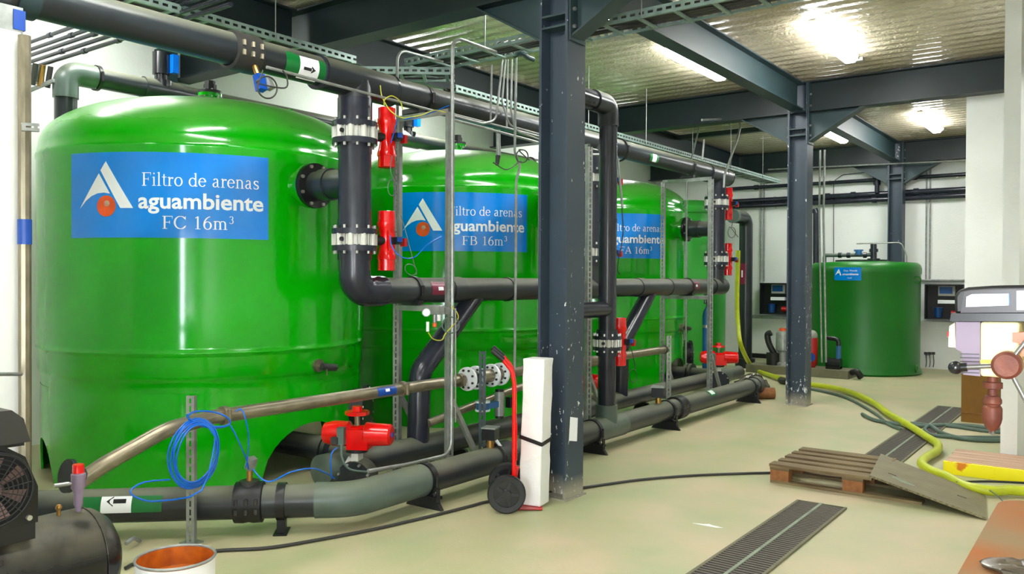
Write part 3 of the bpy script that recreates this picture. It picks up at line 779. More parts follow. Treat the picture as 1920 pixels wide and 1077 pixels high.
for i in range(3):
    y = RY[i]; zl = ['nearest', 'second', 'farthest'][i]
    t = thing('riser_pipe', ['grey riser pipe in front of the first tank, left of the conduit frame',
                             'grey riser pipe of the second tank, just right of the large column',
                             'grey riser pipe of the third tank at the far end of the headers'][i], 'pipe', (HX, y, 1.7), 'riser pipes')
    M().cyl((HX, y, 2.66), (HX, y, 2.80), .108, n=36).build('pipe', 'pvc2', t)
    M().cyl((HX, y, 2.69), (HX, y, 2.83), .124, n=36).build('socket', 'pvc2', t)
    te = M().cyl((HX, y, 1.95), (HX, y, 2.46), .118, n=40).build('tee', 'pvc2', t)
    M().cyl((HX, y, 2.44), (HX, y, 2.52), .108, n=36).cyl((HX, y, 1.89), (HX, y, 1.97), .108, n=36).build('neck', 'pvc2', t)
    br = M().cyl((HX, y, 2.235), (-4.90, y, 2.235), .105, n=32).cyl((-4.80, y, 2.235), (-4.70, y, 2.235), .118, n=32).build('branch', 'pvc', te)
    M().cyl((-4.915, y, 2.235), (-4.875, y, 2.235), .168, n=36).build('branch_flange', 'black', t)
    bolts(t, (-4.895, y, 2.235), (1, 0, 0), .148, 8, .013, .035)
    M().cyl((HX, y, 1.70), (HX, y, 1.76), .118, n=36).build('socket', 'pvc2', t)
    w1 = ['first riser in front of the sign of tank FC', 'second riser behind the black drop pipe', 'farthest riser at the end of the headers'][i]
    valve(HX, y, 2.585, 'upper red actuated valve on the %s' % w1)
    valve(HX, y, 1.82, 'lower red actuated valve on the %s' % w1)

# diagonal drops from the lower header down to the rear floor header
for i in range(2):
    y = [4.83, 8.1][i]
    o = M().tube([(HX-.02, y+.72, HZM-.03), (HX-.02, y+.02, .80), (HX-.02, y, .25)], .088, n=32, bend=.16, seg=8).build('drop_pipe', 'pvc2')
    tag(o, ['dark diagonal drop pipe bending down behind the first conduit frame', 'dark diagonal drop pipe falling behind the black pipe with the low valve', 'dark diagonal drop pipe at the far end behind the blue cylinder'][i], 'pipe', 'diagonal drop pipes')

# upper black pipe with the elbow, dropping to the floor pipe
BX, BZ = -3.78, .19
DY = 6.58
t = thing('black_drop_pipe', 'black vertical pipe right of the large column with an elbow at the top', 'pipe', (BX, DY, .3))
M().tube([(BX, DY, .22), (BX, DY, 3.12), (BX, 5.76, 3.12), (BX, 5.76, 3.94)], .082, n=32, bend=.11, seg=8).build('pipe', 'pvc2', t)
M().tube([(BX, DY, 2.93), (BX, DY, 3.12), (BX, DY-.28, 3.12)], .094, n=32, bend=.11, seg=8).build('elbow', 'pvc', t)
M().tube([(BX, DY, 1.27), (BX, 5.98, 1.27), (BX, 5.98, .28)], .072, n=28, bend=.1, seg=8).build('side_branch', 'pvc2', t)
for zz in (2.06, 1.36): M().cyl((BX, DY, zz), (BX, DY, zz+.03), .087, n=32).build('joint', 'pvc2', t)
valve(BX, DY, .965, 'pale ringed valve with red actuator on the black vertical pipe, waist height', off=(.03, .17), group='red actuated valves on the risers', big=.82)

# front floor pipe: along the row, 45 degree elbow, off to the left
t = thing('floor_pipe', 'thick grey floor pipe bending past the first tank and running along the row', 'pipe', (BX, 3.45, 0))
e0 = Vector((BX, 3.50, BZ)); dl = Vector((-.728, -.685, 0)).normalized()
M().tube([(BX, 10.35, BZ), e0, e0+dl*2.6], .100, n=40, bend=.35, seg=10).build('pipe', 'pvc', t)
M().tube([(BX, 4.10, BZ), e0, e0+dl*.23], .108, n=40, bend=.35, seg=12).build('elbow', 'pvcgreen', t)
M().cyl((BX, DY-.26, BZ), (BX, DY+.26, BZ), .108, n=40).cyl((BX, DY, BZ), (BX, DY, .40), .098, n=36).build('tee', 'pvcgreen', t)
for yy in (4.98, 8.06): coupling(t, (BX, yy, BZ), (0, 1, 0), .10, .17)
coupling(t, e0+dl*.62, dl, .10, .17)
collar(t, e0+dl*.43, dl, .10, .05)
for yy in (4.14, 6.32, 7.80, 10.13): collar(t, (BX, yy, BZ), (0, 1, 0), .10, .045)
M().cyl((BX, 10.3, BZ), (BX, 10.42, BZ), .112, n=36).build('end_cap', 'pvc', t)
for q, ax in ((e0+dl*.43, dl), (Vector((BX, 4.14, BZ)), Vector((0, 1, 0))), (Vector((BX, 6.32, BZ)), Vector((0, 1, 0))), (Vector((BX, 7.80, BZ)), Vector((0, 1, 0))), (Vector((BX, 10.13, BZ)), Vector((0, 1, 0)))):
    sd = ax.cross(Vector((0, 0, 1))).normalized()
    m = M()
    if ax.y > .99:
        m.prism([(-.16, 0), (.16, 0), (.08, .11), (-.08, .11)], .03, q+Vector((0, .015, -BZ)), (1, 0, 0), (0, 0, 1))
        m.beam(q+sd*.13+Vector((0, 0, -.11)), q-sd*.13+Vector((0, 0, -.11)), .06, .02)
        m.cyl(q+sd*.12+Vector((0, 0, -.14)), q+sd*.12+Vector((0, 0, -.05)), .014, n=8)
    else:
        m.beam(q+Vector((0, 0, -.09)), q+Vector((0, 0, -BZ)), .07, .05, ax)
        m.beam(q-sd*.08+Vector((0, 0, -BZ+.005)), q+sd*.08+Vector((0, 0, -BZ+.005)), .08, .008)
    m.build('foot', 'black', t, ang=0)
la = e0; patch(la, dl, .1015, 1.27, 1.44, -45, -100).build('white_label', 'label', t)
patch(la, dl, .1015, 1.10, 1.27, -45, -100).build('green_label', 'greensticker', t)
patch(la, dl, .1015, 1.44, 1.56, -45, -100).build('green_label', 'greensticker', t)
arrow_on(t, la, dl, .103, 1.355, -62, .11, .05)
patch((BX, 0, BZ), (0, 1, 0), .1015, 8.74, 8.92, 10, 60).build('green_label', 'greensticker', t)
patch((BX, 0, BZ), (0, 1, 0), .103, 8.78, 8.88, 18, 52).build('white_label', 'label', t)
# saddle with valve on the left reach of the floor pipe
q = e0+dl*.62
s_ = M().cyl(q+Vector((0, 0, .10)), q+Vector((0, 0, .13)), .06, n=24).build('saddle', 'cable', t)
M().cyl(q+Vector((0, 0, .13)), q+Vector((0, 0, .20)), .018, n=10).build('needle_valve', 'brass', s_)
M().beam(q+Vector((0, 0, .20)), q+Vector((.03, 0, .27)), .05, .04).build('valve_head', 'galv', s_)

# rear floor header under the tank fronts
t = thing('rear_floor_pipe', 'dark grey rear floor header pipe behind the front one, passing the tank openings', 'pipe', (-4.46, 2.9, 0))
M().cyl((-4.48, 3.86, .20), (-4.48, 11.6, .20), .095, n=32).build('pipe', 'pvc', t)
for i in range(3):
    y = TY0+i*TD+.15
    M().cyl((-4.48, y, .20), (-6.0, y, .20), .095, n=28).cyl((-4.95, y, .20), (-4.99, y, .20), .15, n=28).cyl((-4.89, y, .20), (-4.93, y, .20), .15, n=28).build('branch', 'pvc', t)
    M().cyl((-4.48, y-.2, .20), (-4.48, y+.2, .20), .106, n=32).build('tee', 'pvcgreen' if i else 'pvc', t)
    if y > 4.5 or True:
        M().prism([(-.13, 0), (.13, 0), (.07, .11), (-.07, .11)], .03, (-4.48, y+1.0, 0), (1, 0, 0), (0, 0, 1)).build('foot', 'black', t, ang=0)
M().cyl((-4.48, 3.84, .20), (-4.48, 4.02, .20), .112, n=32).build('socket', 'pvcgreen', t)
# dark cross pipe inside the arch and lower-left pipe stub
hvalve(-4.32, 4.03, .45, 'red actuated valve lying low in front of the first tank opening, with a red handwheel', yaw_=rad(28))
hvalve(-4.60, 7.42, .47, 'red actuated valve low between the large column and the black vertical pipe', yaw_=rad(20))
hvalve(-4.35, 10.55, .50, 'red actuated valve low at the far end beside the blue gas cylinder', yaw_=rad(30))

# ------------------------------------------------------------ slotted frames carrying the headers
for i, fy in enumerate((4.74, 6.75, 9.78)):
    t = thing('pipe_support_frame', ['galvanised slotted support frame beside the first riser, with two tall posts', 'galvanised slotted support frame hidden behind the large column',
                                     'galvanised slotted support frame at the far end of the headers'][i], 'frame', (-4.36, fy, 0), 'pipe support frames')
    xl, xr = (-4.625, -4.085) if i < 2 else (-4.80, -4.15)
    for x in (xl, xr):
        strut((x, fy, .0), (x, fy, 2.79), .052, (1, -.4, 0) if x == xr else (.2, -1, 0), t, 'post')
        M().box((x-.06, fy-.05, 0), (x+.06, fy+.05, .008)).build('base_plate', 'galv', t, ang=0)
    for z in (2.80, 1.315):
        strut((xl, fy, z), (xr, fy, z), .045, (0, -.2, 1), t, 'crossbar')
    for za, zb_ in ((1.337, 1.37), (2.823, 2.86)): M().box((HX-.09, fy-.03, za), (HX+.09, fy+.03, zb_)).build('saddle', 'black', t, ang=0)
    for x in (xl, xr):
        M().beam((x, fy+.03, .62), (x, fy+.42, .02), .035, .035).build('brace', 'galv', t, ang=0)

# free standing slotted posts for the stainless pipe
t = thing('slotted_post', 'galvanised slotted post with blue tubing hung on it, behind the paint can', 'post', (-4.345, 2.76, 0), 'slotted posts')
strut((-4.345, 2.76, 0), (-4.345, 2.76, .86), .044, (.75, -1, 0), t, 'channel'); M().box((-4.39, 2.71, 0), (-4.30, 2.81, .008)).build('base_plate', 'galv', t, ang=0)
t = thing('slotted_post', 'dark slotted post in front of the white flanges left of the red trolley', 'post', (-4.13, 5.20, 0), 'slotted posts')
strut((-4.13, 5.20, 0), (-4.13, 5.20, .96), .05, (.75, -1, 0), t, 'channel', 'steel')
t = thing('slotted_post', 'galvanised slotted post at the far end of the stainless pipe, before tank FA', 'post', (-4.17, 8.66, 0), 'slotted posts')
strut((-4.17, 8.66, 0), (-4.17, 8.66, .90), .05, (.75, -1, 0), t, 'channel')

# ------------------------------------------------------------ stainless water pipe
SX, SZ = -4.205, .742
t = thing('stainless_pipe', 'long stainless steel pipe rising from the left and running knee-high before the tanks', 'pipe', (SX, 2.0, .4))
M().tube([at(150, 903, x=-4.26), at(195, 872, x=-4.24), (SX, 2.52, SZ-.03), (SX, 2.80, SZ), (SX, 5.05, SZ)], .042, n=24, bend=.5, seg=8).build('pipe', 'stain', t)
M().cyl((SX, 5.28, SZ), (SX, 8.6, SZ), .042, n=24).build('pipe', 'stain', t)
M().cyl((SX, 8.6, SZ), (SX, 8.63, SZ), .047, n=20).build('end_cap', 'cable', t)
for yy in (2.88, 4.36, 5.0): collar(t, (SX, yy, SZ), (0, 1, 0), .042, .035, .012, 'clamp', 'stain')
patch((SX, 0, SZ), (0, 1, 0), .0435, 4.08, 4.26, 40, 120).build('blue_label', 'bluesticker', t)
patch((SX, 0, SZ), (0, 1, 0), .0452, 4.15, 4.19, 60, 85).build('print', 'label', t)
for yy in (5.09, 5.20, 5.40, 5.52):
    f_ = M().cyl((SX, yy, SZ), (SX, yy+.022, SZ), .095, n=28).build('flange', 'white', t)
    bolts(f_, (SX, yy+.011, SZ), (0, 1, 0), .072, 8, .010, .022, mt='cable')
M().cyl((SX, 5.1, SZ), (SX, 5.54, SZ), .055, n=20).build('valve_body', 'stain', t)
q = at(122, 892, x=-4.27)
e_ = M().cyl(at(158, 897, x=-4.26), at(128, 893, x=-4.28), .050, n=20).cyl(at(132, 893, x=-4.28), at(124, 893, x=-4.28), .085, n=24).build('end_flange', 'black', t)
# branch with blue wafer valve below the flanges
t = thing('blue_wafer_valve', 'small blue valve between white flanges below the stainless pipe, left of the trolley', 'valve', (SX, 5.30, .35))
M().cyl((SX, 5.30, .70), (SX, 5.30, .44), .026, n=16).build('stub', 'stain', t)
for zz in (.53, .46): M().cyl((SX, 5.30, zz), (SX, 5.30, zz+.015), .062, n=24).build('flange', 'white', t)
M().cyl((SX, 5.30, .475), (SX, 5.30, .53), .055, n=24).beam((SX, 5.30, .50), (SX+.02, 5.5, .50), .05, .05).build('body', 'teal', t)
M().cyl((SX+.02, 5.5, .40), (SX+.02, 5.5, .60), .042, n=20).build('actuator', 'galv', t)
M().cyl((SX+.02, 5.5, .58), (SX+.02, 5.5, .62), .035, n=16).cyl((SX+.02, 5.5, .38), (SX+.02, 5.5, .41), .035, n=16).build('end_cap', 'black', t)
M().cbox((SX+.04, 5.62, .50), (.05, .06, .09)).build('solenoid', 'blackg', t)

# second thin dark pipe behind the stainless one
o = M().tube([(-4.40, 4.85, .40), (-4.40, 6.9, .66), (-4.40, 8.5, .70)], .033, n=16, bend=.3).build('thin_dark_pipe', 'stain'); tag(o, 'thin dark pipe sloping up behind the stainless pipe beside the white flanges', 'pipe')
# small meter on the floor pipe by the trolley
t = thing('flow_meter', 'small black box meter on the floor pipe left of the trolley', 'meter', (BX, 4.86, .30))
M().cyl((BX, 4.86, .285), (BX, 4.86, .35), .03, n=14).build('stem', 'brass', t)
M().cbox((BX, 4.86, .39), (.10, .10, .085), .3).build('head', 'blackg', t, ang=0)
M().cbox((BX, 4.86, .436), (.11, .11, .01), .3).build('lid', 'galv', t, ang=0)
M().cyl((BX+.05, 4.92, .29), (BX+.03, 4.86, .37), .012, n=8).build('plug', 'label', t)
t = thing('flow_meter', 'small black box meter on the floor pipe beyond the black vertical pipe', 'meter', (BX, 7.45, .30))
M().cyl((BX, 7.62, .285), (BX, 7.62, .35), .03, n=14).build('stem', 'brass', t)
M().cbox((BX, 7.62, .40), (.12, .12, .10), .3).build('head', 'blackg', t, ang=0)
M().cbox((BX, 7.62, .455), (.13, .13, .012), .3).build('lid', 'galv', t, ang=0)

# ------------------------------------------------------------ conduits
def conduit(pts, lab, r=.012, mt='galv', bend=.10, cat='conduit', name='conduit', group='steel conduits', smooth=False, clips=0):
    if name == 'steel_tube': mt = 'stain'
    m = M(); pts = [Vector(p) for p in pts]
    m.tube(pts, r, n=10, bend=bend, seg=6, smooth=smooth)
    o = m.build(name, mt); tag(o, lab, cat, group)
    return o
conduit([at(745, 885, x=-4.66), at(745, 300, x=-4.66), at(745, 92, x=-4.66), at(830, 116, x=-4.66)], 'steel conduit beside the left post of the first frame, hooked over at the top', .012)
conduit([at(690, 884, x=-4.02), at(760, 872, x=-4.02), at(846, 852, x=-4.02), at(848, 600, x=-4.02), at(848, 68, x=-4.02), at(930, 98, x=-4.02)], 'steel conduit before the right post of the first frame, bent at foot and top', .013)
conduit([at(854, 578, x=-3.99), at(854, 792, x=-3.99)], 'thin short steel tube right of the first frame, chest to knee height', .006)
conduit([at(942, 112, x=-4.24), at(930, 226, x=-4.24), at(905, 232, x=-4.24), at(500, 126, x=-4.24)], 'long thin steel conduit running in front of the upper header pipe', .010, bend=.12)
conduit([at(948, 112, x=-4.27), at(941, 190, x=-4.27), at(955, 236, x=-4.27), at(1120, 282, x=-4.27)], 'steel conduit curving right from the drop bundle towards the large column', .009)
conduit([at(922, 122, x=-4.3), at(920, 230, x=-4.3)], 'leftmost straight steel conduit of the drop bundle', .009)
conduit([at(952, 112, x=-4.33), at(950, 240, x=-4.33)], 'third steel conduit of the drop bundle under the tray', .009)
conduit([at(960, 112, x=-4.20), at(958, 208, x=-4.2), at(966, 245, x=-4.2), at(1012, 262, x=-4.2)], 'steel conduit of the drop bundle bending to the right at its foot', .009)
conduit([at(968, 108, x=-4.1), at(965, 285, x=-4.1), at(975, 312, x=-4.1), at(968, 340, x=-4.1), at(965, 692, x=-4.1)], 'long steel conduit dropping past the sign of tank FB to the white flanges', .011, bend=.05)
conduit([at(840, 222, x=-4.2), at(1012, 268, x=-4.2)], 'second steel conduit parallel below the upper header, right of the first frame', .012)
conduit([at(840, 212, x=-4.27), at(1012, 256, x=-4.27)], 'third steel conduit parallel below the upper header, right of the first frame', .010)
conduit([at(1100, 290, x=-4.1), at(1158, 290, x=-4.1), at(1167, 390, x=-4.1)], 'hooked steel conduit right of the black vertical pipe', .012, bend=.08)
conduit([at(1312, 235, x=-4.8), at(1288, 335, x=-4.8), at(1286, 600, x=-4.8), at(1286, 690, x=-4.8)], 'steel conduit running down beside the left post of the far frame', .012)
conduit([at(1316, 225, x=-4.25), at(1392, 222, x=-4.25), at(1382, 262, x=-4.22), at(1358, 330, x=-4.1), at(1357, 352, x=-4.1)], 'inverted hook shaped conduit leaning above the far frame', .014, bend=.08)
conduit([at(1320, 262, x=-4.5), at(1317, 300, x=-4.5)], 'short bright conduit end above the end of the upper header', .014)
conduit([at(1332, 350, x=-4.6), at(1332, 530, x=-4.6)], 'steel conduit between the posts of the far frame', .009)
conduit([(-3.90, 13.5, 3.60), at(1536, 400, y=13.5), at(1541, 680, y=13.5)], 'left one of two pale conduits behind the middle column, falling to the pump pad', .016)
conduit([(-3.83, 13.5, 3.60), at(1544, 400, y=13.5), at(1549, 680, y=13.5)], 'right one of two pale conduits behind the middle column, falling to the pump pad', .016)
for a, lab in (((1738, 275, 1736, 528), 'left thin conduit on the back wall above the right pump cabinet'), ((1745, 280, 1743, 528), 'right thin conduit on the back wall above the right pump cabinet'),
               ((1427, 325, 1427, 528), 'left thin conduit on the back wall above the left pump cabinet'), ((1433, 325, 1433, 528), 'right thin conduit on the back wall above the left pump cabinet')):
    conduit([at(a[0], a[1], y=15.92), at(a[2], a[3], y=15.92)], lab, .014)
conduit([at(1722, 526, y=15.92), at(1810, 526, y=15.92)], 'horizontal conduit on the back wall level with the right cabinet top', .018)
conduit([at(1440, 318, y=15.55), at(1810, 301, y=15.55)], 'thin conduit clipped under the beam at the back wall', .014)
conduit([at(1563, 495, y=15.9), at(1563, 340, y=15.9), at(1580, 328, y=15.9), at(1636, 322, y=15.9), at(1637, 335, y=15.9)], 'thin wire arching up the back wall to the wall pipe valve', .007, mt='cable', bend=.1)
conduit([at(1606, 457, y=15.3), at(1690, 455, y=15.3), at(1700, 480, y=15.3), at(1700, 495, y=15.3)], 'thin pale conduit looping over the lid of the low green tank', .012)
conduit([(-4.252, 1.815, .02), (-4.252, 1.815, 2.70)], 'stout steel tube standing against the white pier at the left edge', .029, bend=0, name='steel_tube')
t = thing('wall_bracket', 'small steel bracket on the stout tube at the left edge, beside the tank shoulder', 'bracket', tuple(at(55, 238, x=-4.21)))
strut(at(40, 238, x=-4.21), at(73, 240, x=-4.19), .034, (.8, -.6, 0), t, 'rail')
o = patch((-4.252, 1.815, 0), (0, 0, 1), .030, 1.70, 1.82, -180, 180, up=(1, 0, 0)).build('blue_band', 'bluesticker'); tag(o, 'blue label band round the stout steel tube at the left edge', 'label')
o = M().cyl(at(-20, 702, x=-4.05), at(40, 702, x=-4.24), .009, n=8).build('thin_rod', 'galv'); tag(o, 'thin steel rod reaching the stout tube across the white pier', 'rod')
t = thing('header_bracket', 'steel clamp with a blue label under the header pipe at the left edge', 'bracket', (-4.4, 1.83, 2.72))
M().box((-4.58, 1.70, 2.72), (-4.30, 1.83, 2.845)).build('block', 'galv', t, ang=0); M().box((-4.33, 1.832, 2.735), (-4.296, 1.84, 2.83)).box((-4.299, 1.785, 2.735), (-4.294, 1.835, 2.83)).build('blue_label', 'bluesticker', t, ang=0)

# ------------------------------------------------------------ loose tubes and wires
def wire(pts, lab, r, mt, cat='cable', smooth=True, name='wire', group=None, seg=6):
    if name == 'wire': name = {'bluetube': 'air_tube', 'ghose': 'thin_hose', 'yellow': 'signal_wire'}.get(mt, 'black_wire')
    o = M().tube(pts, r, n=8, smooth=smooth, seg=seg).build(name, mt, ang=60); tag(o, lab, cat, group); return o
def loop(cx, cy, rx, ry, a0, a1, n, tilt=0, **k):
    out = []
    for i in range(n+1):
        a = rad(a0+(a1-a0)*i/n); u, v = rx*math.cos(a), ry*math.sin(a); c, s = math.cos(rad(tilt)), math.sin(rad(tilt))
        out.append(at(cx+u*c-v*s, cy+u*s+v*c, **k))
    return out
wire([at(493, 132, x=-4.2), at(487, 150, x=-4.2)]+loop(501, 164, 18, 21, 200, -500, 24, -20, x=-4.2)+[at(534, 165, x=-4.2), at(538, 145, x=-4.2), at(530, 132, x=-4.2)], 'black cable coil hanging below the upper header beside the green and white sticker', .005, 'cable', name='cable_coil')
wire([at(925, 305, x=-4.05), at(950, 318, x=-4.05)]+loop(979, 293, 11, 12, 120, -480, 20, 0, x=-4.05)+[at(992, 300, x=-4.05)], 'black cable coil over the dome of tank FB left of the large column', .005, 'cable', name='cable_coil')
t = thing('level_probe', 'pale probe with black plug hanging over the dome of tank FB', 'probe', tuple(at(936, 270, x=-4.3)))
M().cyl(at(934, 244, x=-4.3), at(935, 292, x=-4.3), .020, n=12).build('body', 'galv', t); M().cyl(at(934, 292, x=-4.3), at(932, 310, x=-4.3), .022, .014, n=12).build('plug', 'black', t)
wire([at(713, 160, x=-4.3), at(716, 180, x=-4.3), at(728, 203, x=-4.25), at(744, 217, x=-4.2), at(758, 222, x=-4.2)], 'red and yellow thin wire hanging from the upper header to the first frame', .004, 'yellow')
wire([at(720, 198, x=-4.25), at(722, 186, x=-4.22), at(735, 180, x=-4.2), at(750, 190, x=-4.2), at(755, 205, x=-4.2)], 'yellow wire loop under the upper header above the first red actuator', .004, 'yellow')
wire([at(757, 222, x=-4.1), at(790, 216, x=-4.05), at(815, 207, x=-4.05), at(836, 211, x=-4.05)], 'yellow and white wire along the top of the first frame', .004, 'yellow')
wire([at(758, 224, x=-4.08), at(800, 214, x=-4.06), at(842, 198, x=-4.04)], 'blue air tube crossing the top of the first frame', .004, 'bluetube')
wire([at(733, 268, x=-4.3), at(741, 240, x=-4.2), at(745, 224, x=-4.15)], 'short blue tube from the upper actuator to the first frame top', .004, 'bluetube')
wire([at(735, 292, x=-4.3), at(732, 320, x=-4.3)]+loop(735, 352, 8, 15, -60, -400, 14, 0, x=-4.3)+[at(741, 390, x=-4.3), at(742, 430, x=-4.3)], 'green wire with a small loop between the two actuators of the first riser', .0035, 'ghose')
wire([at(731, 442, x=-4.2), at(736, 465, x=-4.15), at(755, 483, x=-4.1), at(778, 482, x=-4.1), at(800, 460, x=-4.1), at(828, 444, x=-4.1)], 'blue air tube sagging from the lower actuator across the FB sign', .004, 'bluetube')
wire([at(752, 405, x=-4.5), at(762, 440, x=-4.4), at(775, 490, x=-4.35), at(781, 512, x=-4.3)]+loop(770, 506, 12, 9, 10, 380, 12, 40, x=-4.3), 'thin green wire ending in a coil over the lower header', .0035, 'ghose')
# blue coil on the slotted post
pts = []
for k in range(5):
    for i in range(16):
        a = 2*PI*i/16; rx = 46-k*2.5+2*math.sin(k*2+i); ry = 66-k*3
        pts.append(at(363+rx*math.cos(a)+k*1.2+8*math.sin(a)*-1, 851+ry*math.sin(a), x=-4.09+.006*k-.01*math.sin(3*a)))
wire(pts+[at(378, 920, x=-4.0), at(300, 940, x=-4.0), at(262, 936, x=-4.0), at(244, 922, x=-4.02), at(270, 905, x=-4.05), at(318, 900, x=-4.1)], 'coil of blue air tubing hanging from the slotted post behind the paint can', .005, 'bluetube', name='tube_coil', cat='tube', seg=3)
wire(loop(392, 787, 40, 15, 180, -170, 16, 8, x=-4.10)+loop(392, 786, 42, 13, 180, 20, 8, 10, x=-4.09)+[at(440, 812, x=-4.08)], 'loop of blue tubing laid over the stainless pipe above the slotted post', .005, 'bluetube', name='tube_coil', cat='tube', seg=4)
wire([at(440, 812, x=-4.08), at(452, 838, x=-4.1), at(462, 862, x=-4.15), at(466, 880, x=-4.2)], 'blue tube falling from the stainless pipe to the brass valve', .004, 'bluetube')
wire([at(442, 772, x=-4.13), at(452, 768, x=-4.12), at(460, 785, x=-4.1), at(466, 820, x=-4.12), at(464, 860, x=-4.16), at(460, 878, x=-4.2)], 'blue green tube looped over the stainless pipe to the brass valve', .004, 'bluetube')
wire([at(474, 880, x=-4.16), at(490, 898, x=-4.1), at(510, 903, x=-4.05), at(545, 886, x=-4.05), at(585, 879, x=-4.08), at(612, 888, x=-4.12), at(628, 898, x=-4.2)], 'blue tube arching from the brass valve to the low red valve', .005, 'bluetube')
wire([at(622, 898, x=-4.12), at(620, 870, x=-4.1), at(622, 850, x=-4.1), at(632, 840, x=-4.15)], 'blue tube rising to the solenoid of the low red valve', .0045, 'bluetube')
wire([at(640, 832, x=-4.1), at(641, 858, x=-4.08), at(655, 880, x=-4.05), at(690, 886, x=-4.03)], 'grey green hose curving from the low red valve into the bent conduit', .007, 'ghose')
# regulator group on the frame
t = thing('air_regulator', 'air regulator with round gauge, filter bowls and yellow tag on the first frame', 'regulator', tuple(at(820, 590, x=-4.05)))
g = at(799, 586, x=-4.04); M().cyl(g, g+Vector((.02, -.02, 0)), .030, n=20).build('gauge', 'galv', t); M().cyl(g+Vector((.021, -.021, 0)), g+Vector((.022, -.022, 0)), .025, n=20).build('dial', 'label', t)
M().cbox(at(818, 582, x=-4.07), (.10, .06, .06)).cbox(at(835, 583, x=-4.07), (.05, .05, .05)).build('body', 'galv', t)
M().cyl(at(822, 586, x=-4.04), at(822, 602, x=-4.04), .017, n=12).build('bowl', 'label', t); M().cyl(at(815, 590, x=-4.04), at(815, 605, x=-4.04), .016, n=12).build('bowl', 'chrome', t)
M().cyl(at(815, 606, x=-4.04), at(815, 613, x=-4.04), .016, n=12).build('yellow_cap', 'orange', t); M().cyl(at(802, 604, x=-4.03), at(802, 622, x=-4.03), .011, n=12).build('silencer', 'label', t)
wire([at(803, 624, x=-4.02), at(812, 636, x=-4.02), at(828, 638, x=-4.02), at(836, 625, x=-4.02), at(858, 600, x=-4.0), at(856, 585, x=-4.0), at(846, 575, x=-4.0)], 'yellow tube looping below the air regulator', .004, 'yellow')
wire(loop(845, 610, 16, 15, 0, 700, 26, 0, x=-3.99), 'dark green tube coil around the right post of the first frame', .0045, 'ghose', name='tube_coil')
wire([at(862, 415, x=-4.05)]*1+[at(1200, 320, x=-4.1), at(1203, 350, x=-4.12), at(1170, 385, x=-4.1)], 'hidden', .004, 'cable') if False else None
wire([at(1166, 388, x=-4.1), at(1168, 440, x=-4.12), at(1158, 500, x=-4.2), at(1162, 515, x=-4.2)], 'black cable hanging from the hooked conduit over the FA sign', .006, 'cable')
wire([at(1178, 640, x=-3.7), at(1185, 660, x=-3.8), at(1192, 690, x=-3.9)]+loop(1187, 705, 7, 12, -60, 300, 12, 0, x=-3.9), 'thin dark wire with a loop below the actuator of the black vertical pipe', .0035, 'cable')
wire([at(1374, 415, x=-4.2)]+loop(1372, 436, 7, 10, -90, 250, 12, 0, x=-4.2)+[at(1384, 445, x=-4.2)], 'thin black wire loop beside the farthest riser', .004, 'cable')

# ------------------------------------------------------------ cable trays
def tray(p0, p1, wd, lab, ht=.06, pitch=.07, rung=.28, cables=5):
    p0 = Vector(p0); p1 = Vector(p1); d = (p1-p0).normalized(); L = (p1-p0).length; s = Vector((0, 0, 1)).cross(d)
    t = thing('cable_tray', lab, 'cable tray', tuple(p0), 'galvanised cable trays')
    for sg in (-1, 1):
        a = p0+s*sg*wd/2; b = p1+s*sg*wd/2; m = M(); up = Vector((0, 0, 1))
        m.beam(a+up*ht*.34, b+up*ht*.34, .003, ht*.34); m.beam(a-up*ht*.34, b-up*ht*.34, .003, ht*.34)
        m.beam(a+up*ht*.5-s*sg*.008, b+up*ht*.5-s*sg*.008, .016, .003); m.beam(a-up*ht*.5-s*sg*.010, b-up*ht*.5-s*sg*.010, .022, .003)
        n = int(L/pitch)
        for i in range(n+1):
            q = a+d*min(L-.02, .02+i*pitch); m.beam(q-d*.014, q+d*.014, .003, ht*.34)
        m.build('side_rail', 'tray', t, ang=0)
    n = int(L/rung)
    first = None
    for i in range(n+1):
        q = p0+d*min(L-.02, .03+i*rung)-Vector((0, 0, ht*.5))
        if first is None:
            first = M().beam(q-s*wd/2, q+s*wd/2, .028, .012).build('rung', 'tray', t, ang=0); q0 = q
        else:
            c = first.copy(); col.objects.link(c); c.parent = t; c.location = first.location+(q-q0)
    m = M()
    for k in range(cables):
        off = (-wd/2+.04)+(wd-.08)*k/max(1, cables-1)
        pts = [p0+d*(L*j/8)+s*(off+random.uniform(-.02, .02))+Vector((0, 0, -.01+random.uniform(0, .02))) for j in range(9)]
        m.tube(pts, random.choice((.009, .012, .015)), n=6, smooth=True, seg=3)
    o = m.build('cable_bundle', 'cable', t); o['kind'] = 'stuff'
    for j in range(1, int(L/1.4)+1):
        q = p0+d*(1.4*j-.5)
        if (q-p0).length < L: M().cyl(q-s*wd/2-s*.01+Vector((0, 0, -.03)), q-s*wd/2-s*.01+Vector((0, 0, 3.95-q.z)), .005, n=6).build('hanging_rod', 'galv', t)
    return t
tray((-5.05, 5.40, 3.42), (2.6, 5.40, 3.42), .30, 'long cable tray crossing the room beside the large column, at ceiling height')
tray((-5.48, -1.0, 3.42), (-5.48, 4.95, 3.42), .30, 'cable tray above the upper header at the top left')
tray((-5.02, 5.75, 3.27), (-5.02, 14.6, 3.27), .26, 'cable tray running away above the second and third tanks')
tray((-5.66, 4.95, 3.35), (-4.80, 5.62, 3.35), .28, 'short crooked cable tray piece joining the trays at the corner', rung=.2, cables=3)
